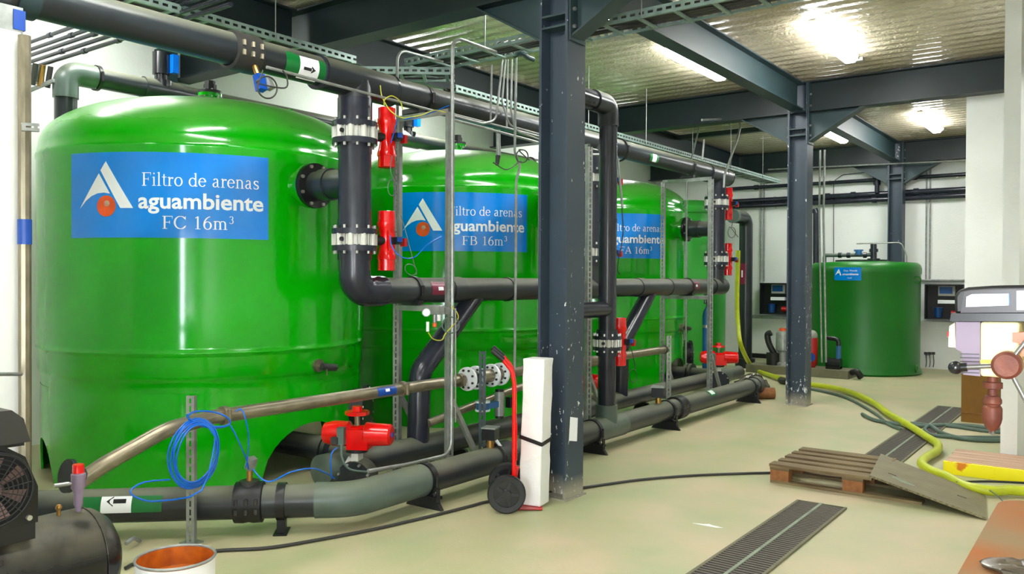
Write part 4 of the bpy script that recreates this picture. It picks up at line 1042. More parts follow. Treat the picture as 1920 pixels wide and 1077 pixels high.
# mesh of dark cables leaving the tray over the conduit bundle
o = M(); 
for k in range(9):
    a = at(920+k*8, 104+3*math.sin(k), x=-4.2-.03*(k % 3)); o.tube([a, a+Vector((.03, .02, .09)), a+Vector((.06, .1, .14))], .013, n=6, smooth=True, seg=4)
o = o.build('cable_tangle', 'cable'); tag(o, 'tangle of dark cables dropping from the tray into the conduit bundle', 'cables'); o['kind'] = 'stuff'
o = M().tube([at(965, 105, x=-4.1), at(978, 100, x=-4.0), at(990, 108, x=-4.0), at(1000, 112, x=-4.0)], .02, n=8, smooth=True).build('blue_wrap', 'steel'); tag(o, 'bluish plastic wrap on the cable tangle left of the large column', 'wrap')

# ------------------------------------------------------------ pipes over and behind the tanks
t = thing('overhead_vent_pipe', 'grey pipe with an elbow running behind the tank domes at the top left', 'pipe', (-7.2, 3.4, 2.8))
M().tube([(-7.2, 3.40, 2.72), (-7.2, 3.40, 3.27), (-7.2, 11.6, 3.27)], .088, n=28, bend=.13, seg=8).build('pipe', 'pvc', t)
M().tube([(-7.2, 3.40, 3.05), (-7.2, 3.40, 3.27), (-7.2, 3.64, 3.27)], .100, n=28, bend=.13, seg=8).build('elbow', 'pvcgreen', t)
for yy in (3.66, 7.0, 10.2): collar(t, (-7.2, yy, 3.27), (0, 1, 0), .098 if yy < 4 else .088, .03)
for i in range(3):
    M().cyl((-7.2, 4.26+i*TD-.18, 3.27), (-7.2, 4.26+i*TD+.18, 3.27), .100, n=28).build('socket', 'pvc', t)
for i in range(3):
    y = 4.26+i*TD
    v_ = thing('air_valve', ['dark upright valve with blue actuator behind the dome of tank FC', 'dark upright valve with blue actuator behind the dome of tank FB', 'dark upright valve with blue actuator behind the dome of tank FA'][i], 'valve', (-7.2, y, 3.35), 'blue actuator valves')
    M().cyl((-7.2, y, 3.33), (-7.2, y, 3.42), .055, n=20).cyl((-7.2, y, 3.42), (-7.2, y, 3.62), .075, n=20).build('body', 'blackg', v_)
    M().cbox((-7.12, y+.085, 3.52), (.06, .06, .17)).build('actuator', 'bluetube', v_)
    M().cyl((-7.2, y, 3.30), (-7.2, y, 3.36), .10, n=20).build('flange', 'blackg', v_)
for k, z in enumerate((3.57, 3.506, 3.456, 3.40, 3.345)):
    t = thing('wall_pipe', ['highest of the five', 'second highest of the five', 'middle one of the five', 'fourth of the five', 'lowest of the five'][k]+' thin dark pipes slanting up at the top left', 'pipe', (-7.9, 3.306, z), 'thin pipes at the top left')
    M().cyl((-7.95, 3.306, z), (-4.75, 3.306, z), .016, n=12).build('pipe', 'pvc2', t)
    for xx in (-7.3+.37*k % .9, -6.2): M().cyl((xx, 3.306, z), (xx+.05, 3.306, z), .022, n=12).build('joint', 'pvc2', t)
t = thing('valve_cluster', 'small brass valve cluster on a bracket at the left end of the thin pipes', 'valve', tuple(at(72, 145, x=-7.4)))
q = at(66, 140, x=-7.4); M().cbox(q, (.10, .10, .14)).build('manifold', 'pvcgreen', t, ang=0)
for k in range(3): M().cyl(q+Vector((.04, -.04+.06*k, -.10)), q+Vector((.10, -.04+.06*k, .07)), .022, n=10).build('small_valve', ['cable', 'brass', 'cable'][k], t)
M().beam(q+Vector((-.1, 0, -.12)), q+Vector((.22, .05, -.07)), .02, .03).build('bracket', 'galv', t)

# ------------------------------------------------------------ far end: black riser, gas cylinder, far tank
t = thing('far_black_pipe', 'black vertical pipe at the far end with a rounded elbow and maroon sticker', 'pipe', (-5.32, 14.08, 0))
fx, fy = -5.32, 14.08
M().tube([(fx, fy, .08), (fx, fy, 2.62), (fx-.05, fy-.45, 2.62)], .115, n=28, bend=.16, seg=8).build('pipe', 'pvc', t)
M().cyl((fx, fy, 0), (fx, fy, .16), .17, n=24).build('foot', 'black', t)
M().cyl((fx-.04, fy-.42, 2.62), (fx-.05, fy-.50, 2.62), .12, n=24).build('end_ring', 'pvcgreen', t)
patch((fx, fy, 0), (0, 0, 1), .1165, 1.46, 1.82, -55, 10, up=(.2, -1, 0)).build('maroon_label', 'maroon', t)
patch((fx, fy, 0), (0, 0, 1), .119, 1.58, 1.70, -28, -16, up=(.2, -1, 0)).build('print', 'label', t)
gx, gy, gz = -4.86, 11.35, 0
t = thing('gas_cylinder', 'slim blue gas cylinder standing behind the far frame', 'gas cylinder', (gx, gy, 0))
M().lathe([(.06, 0), (.066, .02), (.066, 1.02), (.055, 1.08), (.025, 1.13), (.02, 1.16)], (gx, gy, 0), n=24).build('body', 'teal', t)
M().cyl((gx, gy, 1.15), (gx, gy, 1.22), .016, n=10).cyl((gx-.05, gy, 1.20), (gx+.06, gy, 1.20), .012, n=8).cyl((gx-.03, gy, 1.2), (gx-.03, gy, 1.33), .02, n=8).build('valve', 'blackg', t)
M().cyl((gx, gy, .84), (gx, gy, .88), .069, n=24).build('clamp_band', 'bolt', t)
t = thing('far_green_tank', 'green cylindrical tank half hidden behind tank FA at the far end', 'tank', (-6.62, 14.4, 0))
M().lathe([(.74, 0), (.75, .05), (.75, 2.75), (.70, 2.86), (.45, 2.98), (.02, 3.0)], (-6.62, 14.4, 0), n=64).build('shell', 'green3', t)
M().ring((-6.62, 14.4, 2.74), (0, 0, 1), .752, .012, n=64).build('rim', 'green3', t)
# rubbish at the end of the floor pipe
t = thing('crumpled_bag', 'crumpled blue and clear plastic bag at the end of the floor pipe', 'bag', (-3.85, 10.75, 0))
m = M(); random.seed(3)
base = M().ball((-3.95, 10.75, .12), .2, n=18, sq=(1.1, .8, .75))
for p in base.v: p += Vector([random.uniform(-.035, .035) for _ in range(3)]); p.z = max(.004, p.z)
base.build('film', 'clear', t, ang=20)
b2 = M().ball((-3.86, 10.72, .07), .11, n=14, sq=(1.4, .8, .7))
for p in b2.v: p += Vector([random.uniform(-.02, .02) for _ in range(3)]); p.z = max(.004, p.z)
b2.build('blue_part', 'teal', t, ang=20)
o = M().tube([(-3.80, 10.50, .075), (-3.62, 10.62, .075)], .072, n=16).build('cardboard_roll', 'woodblock'); tag(o, 'short brown cardboard roll lying beside the crumpled bag', 'roll')

# ------------------------------------------------------------ low green tank by the back wall
gx, gy = -3.53, 14.82
t = thing('low_green_tank', 'low dark green tank with a small blue sign standing by the back wall', 'tank', (gx, gy, 0))
prof = [(.86, 0), (.89, .03), (.87, .08), (.855, .12), (.855, 1.62), (.87, 1.66), (.87, 1.73), (.85, 1.79), (.80, 1.83), (.3, 1.86), (.02, 1.86)]
M().lathe(prof, (gx, gy, 0), n=72).build('shell', 'green2', t)
M().cyl((gx-.05, gy, 1.845), (gx-.05, gy, 1.88), .42, n=36).build('lid', 'black', t)
M().ring((gx+.86, gy-.25, .12), (1, 0, 0), .05, .015, n=14).ring((gx+.86, gy-.25, 1.55), (0, 1, 0), .05, .012, n=14).build('lug', 'green2', t)
def onto2(u, v, r):
    a = rad(-108)+u/.855; return Vector((gx+r*math.cos(a), gy+r*math.sin(a), 1.745-v))
m = M(); vs = []
for k in range(11): u = .42*k/10; vs += [onto2(u, 0, .878), onto2(u, .21, .872)]
sg = m.add(vs, [(2*k, 2*k+1, 2*k+3, 2*k+2) for k in range(10)]).build('sign', 'blue', t)
def flat2(vf, u0, vb, name, mt='white'):
    m = M(); m.add([onto2(u0+a, vb-b, .885) for a, b in vf[0]], vf[1]); m.build(name, mt, sg, ang=0)
flat2(fontmesh('aguambiente', .045, .02, .24), .14, .125, 'lettering')
flat2(fontmesh('Dep. Mezcla', .035, 0, .20), .16, .065, 'lettering')
flat2(fontmesh('1m3', .03, 0, .06), .22, .18, 'lettering')
flat2(([(.075, -.03), (.02, -.13), (.06, -.095), (.085, -.095)], [(0, 1, 2, 3)]), 0, 0, 'logo_blade'); flat2(([(.078, -.03), (.10, -.13), (.125, -.13), (.085, -.03)], [(0, 1, 2, 3)]), 0, 0, 'logo_blade')
t = thing('dosing_pipework', 'thin dark pipework with a blue valve on top of the low green tank', 'pipe', tuple(at(1640, 490, y=14.8)))
M().tube([at(1546, 492, y=14.5), at(1546, 479, y=14.5), at(1640, 478, y=14.6)], .032, n=12, bend=.04).build('pipe', 'pvcgreen', t)
for px in (1575, 1591, 1622): M().cyl(at(px-3, 479, y=14.53), at(px+3, 479, y=14.53), .045, n=12).build('joint', 'pvc2', t)
M().cyl(at(1610, 478, y=14.53), at(1610, 470, y=14.53), .05, n=12).cbox(at(1610, 470, y=14.53), (.14, .05, .03)).build('blue_valve', 'teal', t)
M().cyl(at(1638, 491, y=14.6), at(1638, 458, y=14.6), .05, n=14).cyl(at(1638, 491, y=14.6), at(1638, 485, y=14.6), .10, n=16).cyl(at(1638, 473, y=14.6), at(1638, 467, y=14.6), .07, n=14).build('upright', 'pvc2', t)

# wall pipes at the back
def wpipe(px0, py0, px1, py1, z, r, lab, mt='pvc2', joints=(), yy=15.86):
    a = at(px0, py0, y=yy).x; b = at(px1, py1, y=yy).x
    t = thing('back_wall_pipe', lab, 'pipe', (a, yy, z), 'pipes on the back wall')
    M().cyl((a, yy, z), (b, yy, z), r, n=14).build('pipe', mt, t)
    for px in joints: x = at(px, 360, y=yy).x; M().cyl((x-.04, yy, z), (x+.04, yy, z), r*1.35, n=14).build('joint', 'pvc2', t)
    for f_ in (.2, .7):
        x = a+(b-a)*f_; M().box((x-.015, yy, z-r*1.3), (x+.015, YB, z+r*1.3)).build('wall_clip', 'bolt', t, ang=0)
    return t
wpipe(1366, 360, 1646, 337, 3.34, .035, 'highest dark back wall pipe, ending left of the farthest column', joints=(1418, 1643))
wpipe(1712, 333, 1830, 326, 3.34, .035, 'short high dark pipe on the back wall right of the farthest column', joints=(1715,))
wpipe(1372, 380, 1830, 354, 3.085, .048, 'thicker dark back wall pipe above its twin, passing the farthest column', joints=(1552, 1600, 1718))
wpipe(1372, 386, 1830, 366, 2.985, .048, 'lower of two thick dark back wall pipes, passing the farthest column', joints=(1640, 1680))
t = thing('wall_pipe_valve', 'dark upright valve joining the wall pipes above the low green tank', 'valve', (-3.57, 15.7, 3.1))
M().cyl((-3.57, 15.8, 3.42), (-3.57, 15.8, 3.10), .04, n=12).cyl((-3.57, 15.8, 3.34), (-3.57, 15.8, 3.24), .06, n=12).build('body', 'pvc2', t)
o = M().tube([at(1527, 392, y=15.7), at(1530, 400, y=15.7), at(1530, 500, y=15.7)], .055, n=14, bend=.05).build('wall_drop_pipe', 'pvc2'); tag(o, 'black pipe dropping from the wall pipes right of the middle column', 'pipe')
# pump cabinets
def cabinet(px0, px1, lab, ledge):
    x0 = at(px0, 560, y=15.8).x; x1 = at(px1, 560, y=15.8).x; z0, z1 = .875, 1.475
    t = thing('pump_cabinet', lab, 'cabinet', (x0, 15.8, z0), 'dark pump cabinets')
    M().box((x0, 15.90, z0), (x1, 15.94, z1)).box((x0, 15.72, z0), (x0+.02, 15.94, z1)).box((x1-.02, 15.72, z0), (x1, 15.94, z1)).box((x0, 15.72, z1-.02), (x1, 15.94, z1)).box((x0, 15.72, z0), (x1, 15.94, z0+.02)).build('housing', 'black', t, ang=0)
    M().box((x0+.20, 15.80, z0+.40), (x0+.46, 15.88, z0+.57)).build('controller', 'lampbody', t, ang=0); M().box((x0+.22, 15.794, z0+.44), (x0+.42, 15.80, z0+.555)).build('controller_screen', 'bluecup', t, ang=0)
    M().box((x0+.20, 15.76, z0+.27), (x0+.47, 15.88, z0+.33)).build('shelf', 'label', t, ang=0)
    M().cyl((x0+.20, 15.82, z0+.03), (x0+.20, 15.82, z0+.19), .055, .07, n=18).cyl((x0+.20, 15.82, z0+.19), (x0+.20, 15.82, z0+.2), .08, n=18).build('cup', 'bluecup', t)
    M().cyl((x0+.40, 15.82, z0+.1), (x0+.55, 15.82, z0+.1), .05, n=14).build('pump', 'darkred', t)
    if ledge: M().box((x0-.28, 15.78, z0-.09), (x1+.1, 15.94, z0-.03)).build('ledge', 'galv', t, ang=0)
    else: M().box((x0-.22, 15.86, z0-.07), (x1+.2, 15.94, z0-.045)).build('ledge', 'wall', t, ang=0)
    return t
cabinet(1427, 1486, 'dark pump cabinet on the back wall left of the middle column', True)
cabinet(1735, 1808, 'dark pump cabinet on the back wall left of the drill press cover', False)
t = thing('wall_sockets', 'small row of dark sockets with hanging wires low on the back wall', 'sockets', tuple(at(1742, 663, y=15.93)))
for k in range(3):
    q = at(1736+7*k, 663, y=15.92); M().cbox(q, (.05, .04, .045)).build('socket', 'cable', t, ang=0); M().tube([q, q+Vector((.01, 0, -.15)), q+Vector((0, 0, -.24))], .007, n=6, smooth=True).build('lead', 'cable', t)
# pump pad with three pumps
t = thing('concrete_pad', 'low concrete pad under the pumps left of the low green tank', 'pad', (-4.1, 13.7, 0))
M().box((-5.05, 13.40, 0), (-3.42, 13.88, .13)).build('block', 'concrete', t, ang=0)
t = thing('upright_pump', 'grey upright pump with a black hose on the pad, left of the middle column', 'pump', (-4.62, 13.65, .13))
M().lathe([(.13, 0), (.13, .04), (.08, .06), (.08, .22), (.11, .25), (.11, .52), (.09, .56), (.02, .58)], (-4.52, 13.65, .13), n=24).build('motor', 'galv', t)
M().cyl((-4.52, 13.65, .70), (-4.52, 13.65, .74), .06, n=16).build('cap', 'orange', t)
M().tube([(-4.60, 13.6, .25), (-4.72, 13.6, .45), (-4.76, 13.6, .62), (-4.70, 13.6, .66)], .05, n=12, smooth=True).build('hose', 'black', t)
M().cyl((-4.66, 13.6, .13), (-4.66, 13.6, .33), .11, n=18).build('base', 'black', t)
t = thing('red_pressure_vessel', 'red upright pressure vessel on the pad, just right of the middle column', 'vessel', (-4.02, 13.62, .13))
M().lathe([(.05, 0), (.085, .05), (.09, .1), (.09, .46), (.07, .50)], (-4.04, 13.62, .13), n=20).build('body', 'darkred', t); M().ball((-4.04, 13.62, .64), .09, n=16).build('cap', 'lampbody', t)
M().cyl((-4.03, 13.52, .30), (-4.03, 13.55, .30), .07, n=16).build('label_disc', 'bluesticker', t)
t = thing('small_dosing_pump', 'small black dosing pump with blue top and elbow hose at the pad corner', 'pump', (-3.66, 13.6, .13))
M().cyl((-3.80, 13.6, .22), (-3.58, 13.6, .22), .085, n=20).box((-3.80, 13.53, .13), (-3.58, 13.67, .17)).build('motor', 'blackg', t)
M().cyl((-3.62, 13.6, .28), (-3.62, 13.6, .50), .04, n=12).build('blue_neck', 'teal', t); M().tube([(-3.62, 13.6, .48), (-3.62, 13.6, .60), (-3.80, 13.6, .62)], .035, n=12, bend=.06).build('elbow', 'blackg', t)
o = M().tube([(-3.42+.03, 13.5, .10), (-3.30, 13.45, .12), (-3.26, 13.5, .04)], .05, n=12, smooth=True).build('black_fitting', 'black'); tag(o, 'small black fitting on the floor at the right corner of the pump pad', 'fitting')

# ------------------------------------------------------------ floor drains
def grate(y0, y1, lab):
    x0, x1 = -1.81, -1.50
    t = thing('floor_grate', lab, 'grate', ((x0+x1)/2, y0, 0), 'slotted floor drain covers')
    M().box((x0, y0, .001), (x1, y1, .003)).build('pit_shade', 'dark', t, ang=0)  # flat black sheet painted as the shade in the drain channel
    M().box((x0-.012, y0, 0), (x0+.006, y1, .012)).box((x1-.006, y0, 0), (x1+.012, y1, .012)).box((x0, y0, 0), (x1, y0+.008, .012)).box((x0, y1-.008, 0), (x1, y1, .012)).build('edge_frame', 'concrete', t, ang=0)
    M().box(((x0+x1)/2-.010, y0, .003), ((x0+x1)/2+.010, y1, .014)).build('centre_rib', 'gratepale', t, ang=0)
    q = None; n = int((y1-y0-.03)/.036)
    for k in range(n):
        yy = y0+.025+k*.036
        if q is None: q = M().box((x0+.005, yy-.009, .003), (x1-.005, yy+.009, .011)).build('slat', 'grate', t, ang=0)
        else:
            c = q.copy(); col.objects.link(c); c.parent = t; c.location = q.location+Vector((0, k*.036, 0))
grate(3.45, 5.83, 'slotted drain grate in the floor in front of the pallet')
grate(7.10, 11.24, 'slotted drain grate in the floor behind the pallet, crossed by the yellow hose')

# ------------------------------------------------------------ pallet and ramp
px0, py0, PLX, PLY = -2.158, 6.24, 1.20, .80
t = thing('wooden_pallet', 'weathered wooden pallet lying on the floor under the steel ramp plate', 'pallet', (px0+PLX/2, py0+PLY/2, 0))
def jit(): return random.uniform(-.004, .004)
for k, (yy, wd) in enumerate(((0, .12), (.18, .085), (.345, .11), (.52, .085), (.68, .12))):
    M().box((px0+jit()*2, py0+yy, .122), (px0+.735+jit()*2, py0+yy+wd, .144)).build('deck_board', 'wood', t, ang=0)
for xx in (0, .5275): M().box((px0+xx, py0+.002, .100), (px0+xx+.145, py0+PLY-.002, .1215)).build('cross_board', 'wood', t, ang=0)
for xx in (0, .5275):
    for yy, wd in ((0, .10), (.35, .10), (.70, .10)): M().box((px0+xx+.003, py0+yy+.003, .022), (px0+xx+.142, py0+yy+wd-.003, .0995)).build('block', 'woodblock', t, ang=0)
for yy in (0, .35, .70): M().box((px0+jit(), py0+yy, 0), (px0+1.06+jit(), py0+yy+.10, .0215)).build('bottom_board', 'wood', t, ang=0)
t = thing('ramp_plate', 'worn steel tread plate leaning from the pallet to the floor as a ramp', 'plate', (-1.1, 6.5, 0))
A, B, C_, D_ = Vector((-1.44, 6.225, .148)), Vector((-.70, 6.10, .004)), Vector((-.78, 6.74, .004)), Vector((-1.55, 7.06, .148))
nn = (B-A).cross(D_-A).normalized()
if nn.z < 0: nn = -nn
C2 = C_
M().add([A, B, C2, D_, A+nn*.014, B+nn*.014, C2+nn*.014, D_+nn*.014], [(0, 3, 2, 1), (4, 5, 6, 7), (0, 1, 5, 4), (1, 2, 6, 5), (2, 3, 7, 6), (3, 0, 4, 7)]).build('plate', 'plate', t, ang=0)
for u, v in ((.18, .35), (.80, .45)):
    q = A+(B-A)*u+(D_-A)*v*(.9)+nn*.0145; e = (B-A).normalized(); f_ = (D_-A).normalized()
    M().prism([(-.03, -.006), (.03, -.006), (.03, .006), (-.03, .006)], .001, q, e, f_).build('slot', 'dark', t, ang=0)  # black marks painted as the shade inside slots, plate stays uncut
q = A+(B-A)*.27+(D_-A)*.22+nn*.015; e = (B-A).normalized(); f_ = (D_-A).normalized()
M().prism([(-.07, -.02), (.0, -.05), (.09, -.05), (.10, -.01), (.0, .03), (-.06, .03)], .0008, q, e, f_).build('pale_stain', 'gratepale', t, ang=0)
M().tube([C2+Vector((-.2, .1, .06)), C2+Vector((-.05, .08, .06)), C2+Vector((.06, -.03, .04)), C2+Vector((.12, -.1, .01))], .004, n=6, smooth=True).build('wire_handle', 'ghose', t)
# low platform with the yellow front
t = thing('low_platform', 'low plank platform with a chipped yellow front edge at the right', 'platform', (-.3, 7.6, 0))
M().box((-1.15, 7.38, 0), (1.2, 7.42, .098)).build('yellow_board', 'yellowpaint', t, ang=0)
for a, b in ((7.422, 7.56), (7.566, 7.78), (7.786, 8.0)): M().box((-1.15+jit()*3, a, .075), (1.2, b, .10)).build('plank', 'palewood', t, ang=0)
for x in (-1.1, 0, 1.1): M().box((x, 7.43, 0), (x+.08, 7.98, .074)).build('joist', 'woodblock', t, ang=0)

# hoses and cable on the floor
def zf(px, py, z): return at(px, py, z=z)
hp = [at(1384, 470, y=13.2), at(1382, 560, y=13.2), at(1384, 610, y=13.1), at(1390, 650, y=12.9), zf(1412, 690, .05), zf(1450, 706, .05), zf(1500, 718, .05), zf(1560, 727, .05), zf(1600, 738, .05), zf(1640, 757, .05), zf(1665, 776, .05), zf(1690, 790, .05), zf(1712, 803, .05), zf(1738, 820, .05),
      zf(1757, 832, .05), zf(1757, 846, .05), zf(1740, 856, .05), zf(1728, 870, .05), zf(1748, 884, .05), zf(1775, 894, .045), zf(1810, 912, .045), zf(1860, 921, .045), zf(1925, 922, .045), Vector((.2, 6.9, .045))]
o = M().tube(hp, .036, n=14, smooth=True, seg=5).build('yellow_hose', 'hose'); tag(o, 'thick yellow-green hose snaking over the floor from the far pipes to the right', 'hose')
o = M().cyl(zf(1464, 713, .05), zf(1476, 716, .05), .05, n=14).build('hose_coupling', 'cable'); tag(o, 'dark coupling on the yellow hose just left of the middle column foot', 'coupling')
hs = [([(1475, 722), (1560, 738), (1600, 752), (1640, 775), (1665, 795), (1690, 806)], 'thin grey hose lying along the yellow hose behind the middle column', .016),
      ([(1617, 777), (1640, 788), (1680, 795), (1730, 800), (1780, 797), (1830, 800), (1876, 806)], 'grey green hose running from the yellow hose to the near white pier', .020),
      ([(1690, 797), (1712, 795), (1745, 800), (1765, 812), (1800, 822), (1850, 826), (1880, 826)], 'grey green hose, frontmost of the loops before the near white pier', .022),
      ([(1880, 812), (1830, 806), (1790, 800), (1755, 797), (1735, 803), (1745, 815), (1790, 820), (1880, 821)], 'grey green hose loop behind the frontmost one at the near white pier', .018)]
for pts, lab, r in hs:
    o = M().tube([zf(a, b, r+.002) for a, b in pts], r, n=10, smooth=True, seg=5).build('grey_hose', 'ghose'); tag(o, lab, 'hose', 'grey hoses on the floor')
o = M().tube([zf(235, 1066, .012), zf(265, 1055, .012), zf(400, 1034, .012), zf(500, 1028, .012), zf(600, 1012, .012), zf(700, 993, .012), zf(800, 970, .012), zf(880, 950, .012), zf(915, 941, .012), zf(1000, 928, .012), zf(1099, 914, .012), zf(1200, 900, .012), zf(1300, 892, .012), zf(1400, 888, .012), zf(1445, 887, .012), zf(1520, 886, .012)], .010, n=8, smooth=True, seg=6).build('floor_cable', 'cable')
tag(o, 'dark cable lying across the floor from the compressor to the pallet', 'cable')
o = M().tube([zf(1780, 905, .008), zf(1850, 903, .008), zf(1925, 906, .008)], .008, n=8, smooth=True).build('floor_cable', 'cable'); tag(o, 'short dark cable on the floor under the yellow front of the platform', 'cable')
t = thing('cardboard_box', 'plain brown cardboard box standing behind the drill chuck by the white pier', 'box', (-1.28, 10.36, 0))
M().box((-1.42, 10.20, 0), (-1.06, 10.44, .64)).build('carton', 'card', t, ang=0); M().box((-1.42, 10.196, .10), (-1.06, 10.20, .108)).build('fold', 'woodblock', t, ang=0)
o = M().prism([(-.09, .01), (-.02, .02), (.01, .035), (.03, .018), (.10, -.005), (.06, -.02), (.0, -.01)], .0015, zf(1325, 986, .0008), (1, .2, 0), (-.2, 1, 0)).build('white_scrap', 'label', ang=0); tag(o, 'small white scrap on the open floor left of the drain grate', 'scrap')

# ------------------------------------------------------------ red sack truck with the white foam box
u = Vector((.8, .6, 0)); wv = Vector((-.6, .8, 0)); zz = Vector((0, 0, 1))
O_ = Vector((-3.252, 4.355, 0))
t = thing('sack_truck', 'red sack truck with black wheels standing beside the large column', 'trolley', tuple(O_+wv*.18))
def wheel(c):
    tr = M().lathe([(.085, -.022), (.118, -.024), (.127, -.012), (.127, .012), (.118, .024), (.085, .022)], c, wv, n=36, caps=False).build('wheel', 'black', t)
    M().cyl(c-wv*.014, c+wv*.014, .088, n=32).cyl(c-wv*.03, c+wv*.03, .03, n=16).build('rim', 'blackg', tr)
    m = M()
    for k in range(5):
        a = 2*PI*k/5; d = u*math.cos(a)+zz*math.sin(a); m.beam(c-wv*.016+d*.03, c-wv*.016+d*.082, .02, .01, wv)
    m.build('spoke', 'black', tr)
wheel(O_+zz*.128); wheel(O_+wv*.36+zz*.128)
M().cyl(O_+zz*.128-wv*.01, O_+wv*.37+zz*.128, .010, n=10).build('axle', 'galv', t)
for s in (.06, .30):
    b = O_+wv*s
    M().tube([b+u*.05+zz*.10, b+u*.05+zz*.84, b+u*.035+zz*.93, b-u*.03+zz*1.01], .0145, n=14, bend=.10).build('side_tube', 'red', t)
    M().tube([b-u*.025+zz*1.005, b-u*.10+zz*1.07], .018, n=12).build('grip', 'black', t)
M().box((0, 0, 0), (0, 0, 0))
m = M()
a0 = O_+u*.065
m.prism([(0, .34), (.26, .34), (.26, .58), (0, .58)], .004, a0+wv*.05, wv, zz); m.build('back_plate', 'red', t, ang=0)
m = M(); 
for z in (.22, .68, .86): m.beam(O_+u*.05+wv*.06+zz*z, O_+u*.05+wv*.30+zz*z, .02, .02)
m.build('crossbar', 'red', t, ang=0)
M().beam(O_+u*.03+wv*.06+zz*.10, O_+u*.07+wv*.06+zz*.30, .03, .01, wv).prism([(.06, 0), (.06, .24), (.24, .24), (.24, 0)], .005, O_+wv*.06+zz*.006, u, wv).build('toe_plate', 'darkred', t, ang=0)
bo = Vector((-3.292, 4.545, 0)); bu = u*.158; bw = wv*.15
u = Vector((.986, .167, 0)); wv = Vector((-.167, .986, 0))
bu = u*.158; bw = wv*.15
t = thing('foam_box', 'tall white wrapped foam box standing on the sack truck', 'box', tuple(bo+bu*.5+bw*.5))
m = M(); vs = []; sh = u*.030
lv = [0.012, .15, .3, .36, .5, .62, .75, .88, .95, 1.005]
for k, z in enumerate(lv):
    j = [random.uniform(-.003, .003) for _ in range(8)]; s = sh*(z/1.05)
    for q, (a, b) in enumerate(((0, 0), (1, 0), (1, 1), (0, 1))): vs.append(bo+bu*a+bw*b+s+zz*z+u*j[q]+wv*j[q+4])
fs = [(0, 3, 2, 1), tuple(4*(len(lv)-1)+i for i in range(4))]+[(4*k+i, 4*k+(i+1) % 4, 4*k+4+(i+1) % 4, 4*k+4+i) for k in range(len(lv)-1) for i in range(4)]
fb = m.add(vs, fs).build('foam_body', 'foam', t, ang=0)
mod = fb.modifiers.new('b', 'BEVEL'); mod.width = .008; mod.segments = 2
m = M(); e = .004
s = sh*.4
c = [bo-u*e-wv*e+s+zz*.475, bo+bu+u*e-wv*e+s+zz*.435, bo+bu+bw+u*e+wv*e+s+zz*.45, bo+bw-u*e+wv*e+s+zz*.475]
for k in range(4): m.beam(c[k], c[(k+1) % 4], .005, .026)
m.build('strap', 'black', t, ang=0)

# ------------------------------------------------------------ compressor and paint can at the lower left
KX, KZ, KR = -3.45, .39, .20
t = thing('air_compressor', 'dusty black air compressor with fan guard at the lower left corner', 'compressor', (KX, 1.2, 0))
ve = M().lathe([(.02, 0), (.10, .012), (.16, .045), (.19, .085), (.20, .13), (.20, 1.09), (.19, 1.135), (.16, 1.175), (.10, 1.21), (.02, 1.22)], (KX, .60, KZ), (0, 1, 0), n=48).build('vessel', 'dustyblack', t)
M().ring((KX, 1.70, KZ), (0, 1, 0), .2005, .003, n=48).ring((KX, .73, KZ), (0, 1, 0), .2005, .003, n=48).build('weld_seam', 'dustyblack', ve)
for yy in (.85, 1.60):
    for s in (-1, 1): M().beam((KX+s*.10, yy, KZ-.17), (KX+s*.16, yy, .0), .05, .012, (0, 1, 0)).build('foot', 'black', t, ang=0)
M().box((KX-.13, .75, KZ+.17), (KX+.16, 1.44, KZ+.23)).build('platform', 'black', t, ang=0)
# shroud and guarded flywheel, facing +x
SY, SZ_, SR = 1.285, .775, .135; SXF = KX+.17
M().prism([(-.3, -.155), (.165, -.155), (.165, -.02), (.12, .10), (.04, .155), (-.3, .165)], .10, (SXF-.11, SY, SZ_), (0, 1, 0), (0, 0, 1)).build('shroud', 'blackg', t, ang=0)
fn = M().cyl((SXF-.008, SY, SZ_), (SXF-.002, SY, SZ_), SR, n=40).build('fan_recess_shade', 'dark', t)  # flat black disc painted as the shade behind the fan blades
m = M()
for k in range(7):
    a = 2*PI*k/7+.3; d = Vector((0, math.cos(a), math.sin(a))); d2 = Vector((0, math.cos(a+.45), math.sin(a+.45)))
    m.add([Vector((SXF, SY, SZ_))+d*.03, Vector((SXF, SY, SZ_))+d*.118, Vector((SXF+.012, SY, SZ_))+d2*.118, Vector((SXF+.012, SY, SZ_))+d2*.03], [(0, 1, 2, 3), (3, 2, 1, 0)])
m.cyl((SXF, SY, SZ_), (SXF+.02, SY, SZ_), .03, n=16).build('fan_blade', 'fanmetal', fn)
m = M()
for k in range(7): m.ring((SXF+.03, SY, SZ_), (1, 0, 0), .03+.0165*k, .0022, n=36, k=5)
for k in range(14):
    a = 2*PI*k/14+.1; d = Vector((0, math.cos(a), math.sin(a))); m.cyl(Vector((SXF+.03, SY, SZ_))+d*.02, Vector((SXF+.03, SY, SZ_))+d*.132, .0018, n=5)
m.ring((SXF+.02, SY, SZ_), (1, 0, 0), .132, .006, n=40, k=6).build('fan_guard', 'black', t)
hd = M().box((KX-.10, .95, .90), (KX+.07, 1.44, 1.0)).cyl((KX, 1.20, .90), (KX, 1.20, 1.05), .11, n=24).build('cylinder_head', 'black', t, ang=30)
M().prism([(-.20, 0), (.135, 0), (.11, .09), (.07, .125), (-.20, .13)], .13, (SXF-.13, SY, .93), (0, 1, 0), (0, 0, 1)).build('air_filter_cover', 'cable', t, ang=0)
M().cyl((SXF-.01, SY+.13, SZ_-.13), (SXF+.004, SY+.13, SZ_-.13), .010, n=10).build('bolt', 'bolt', t)
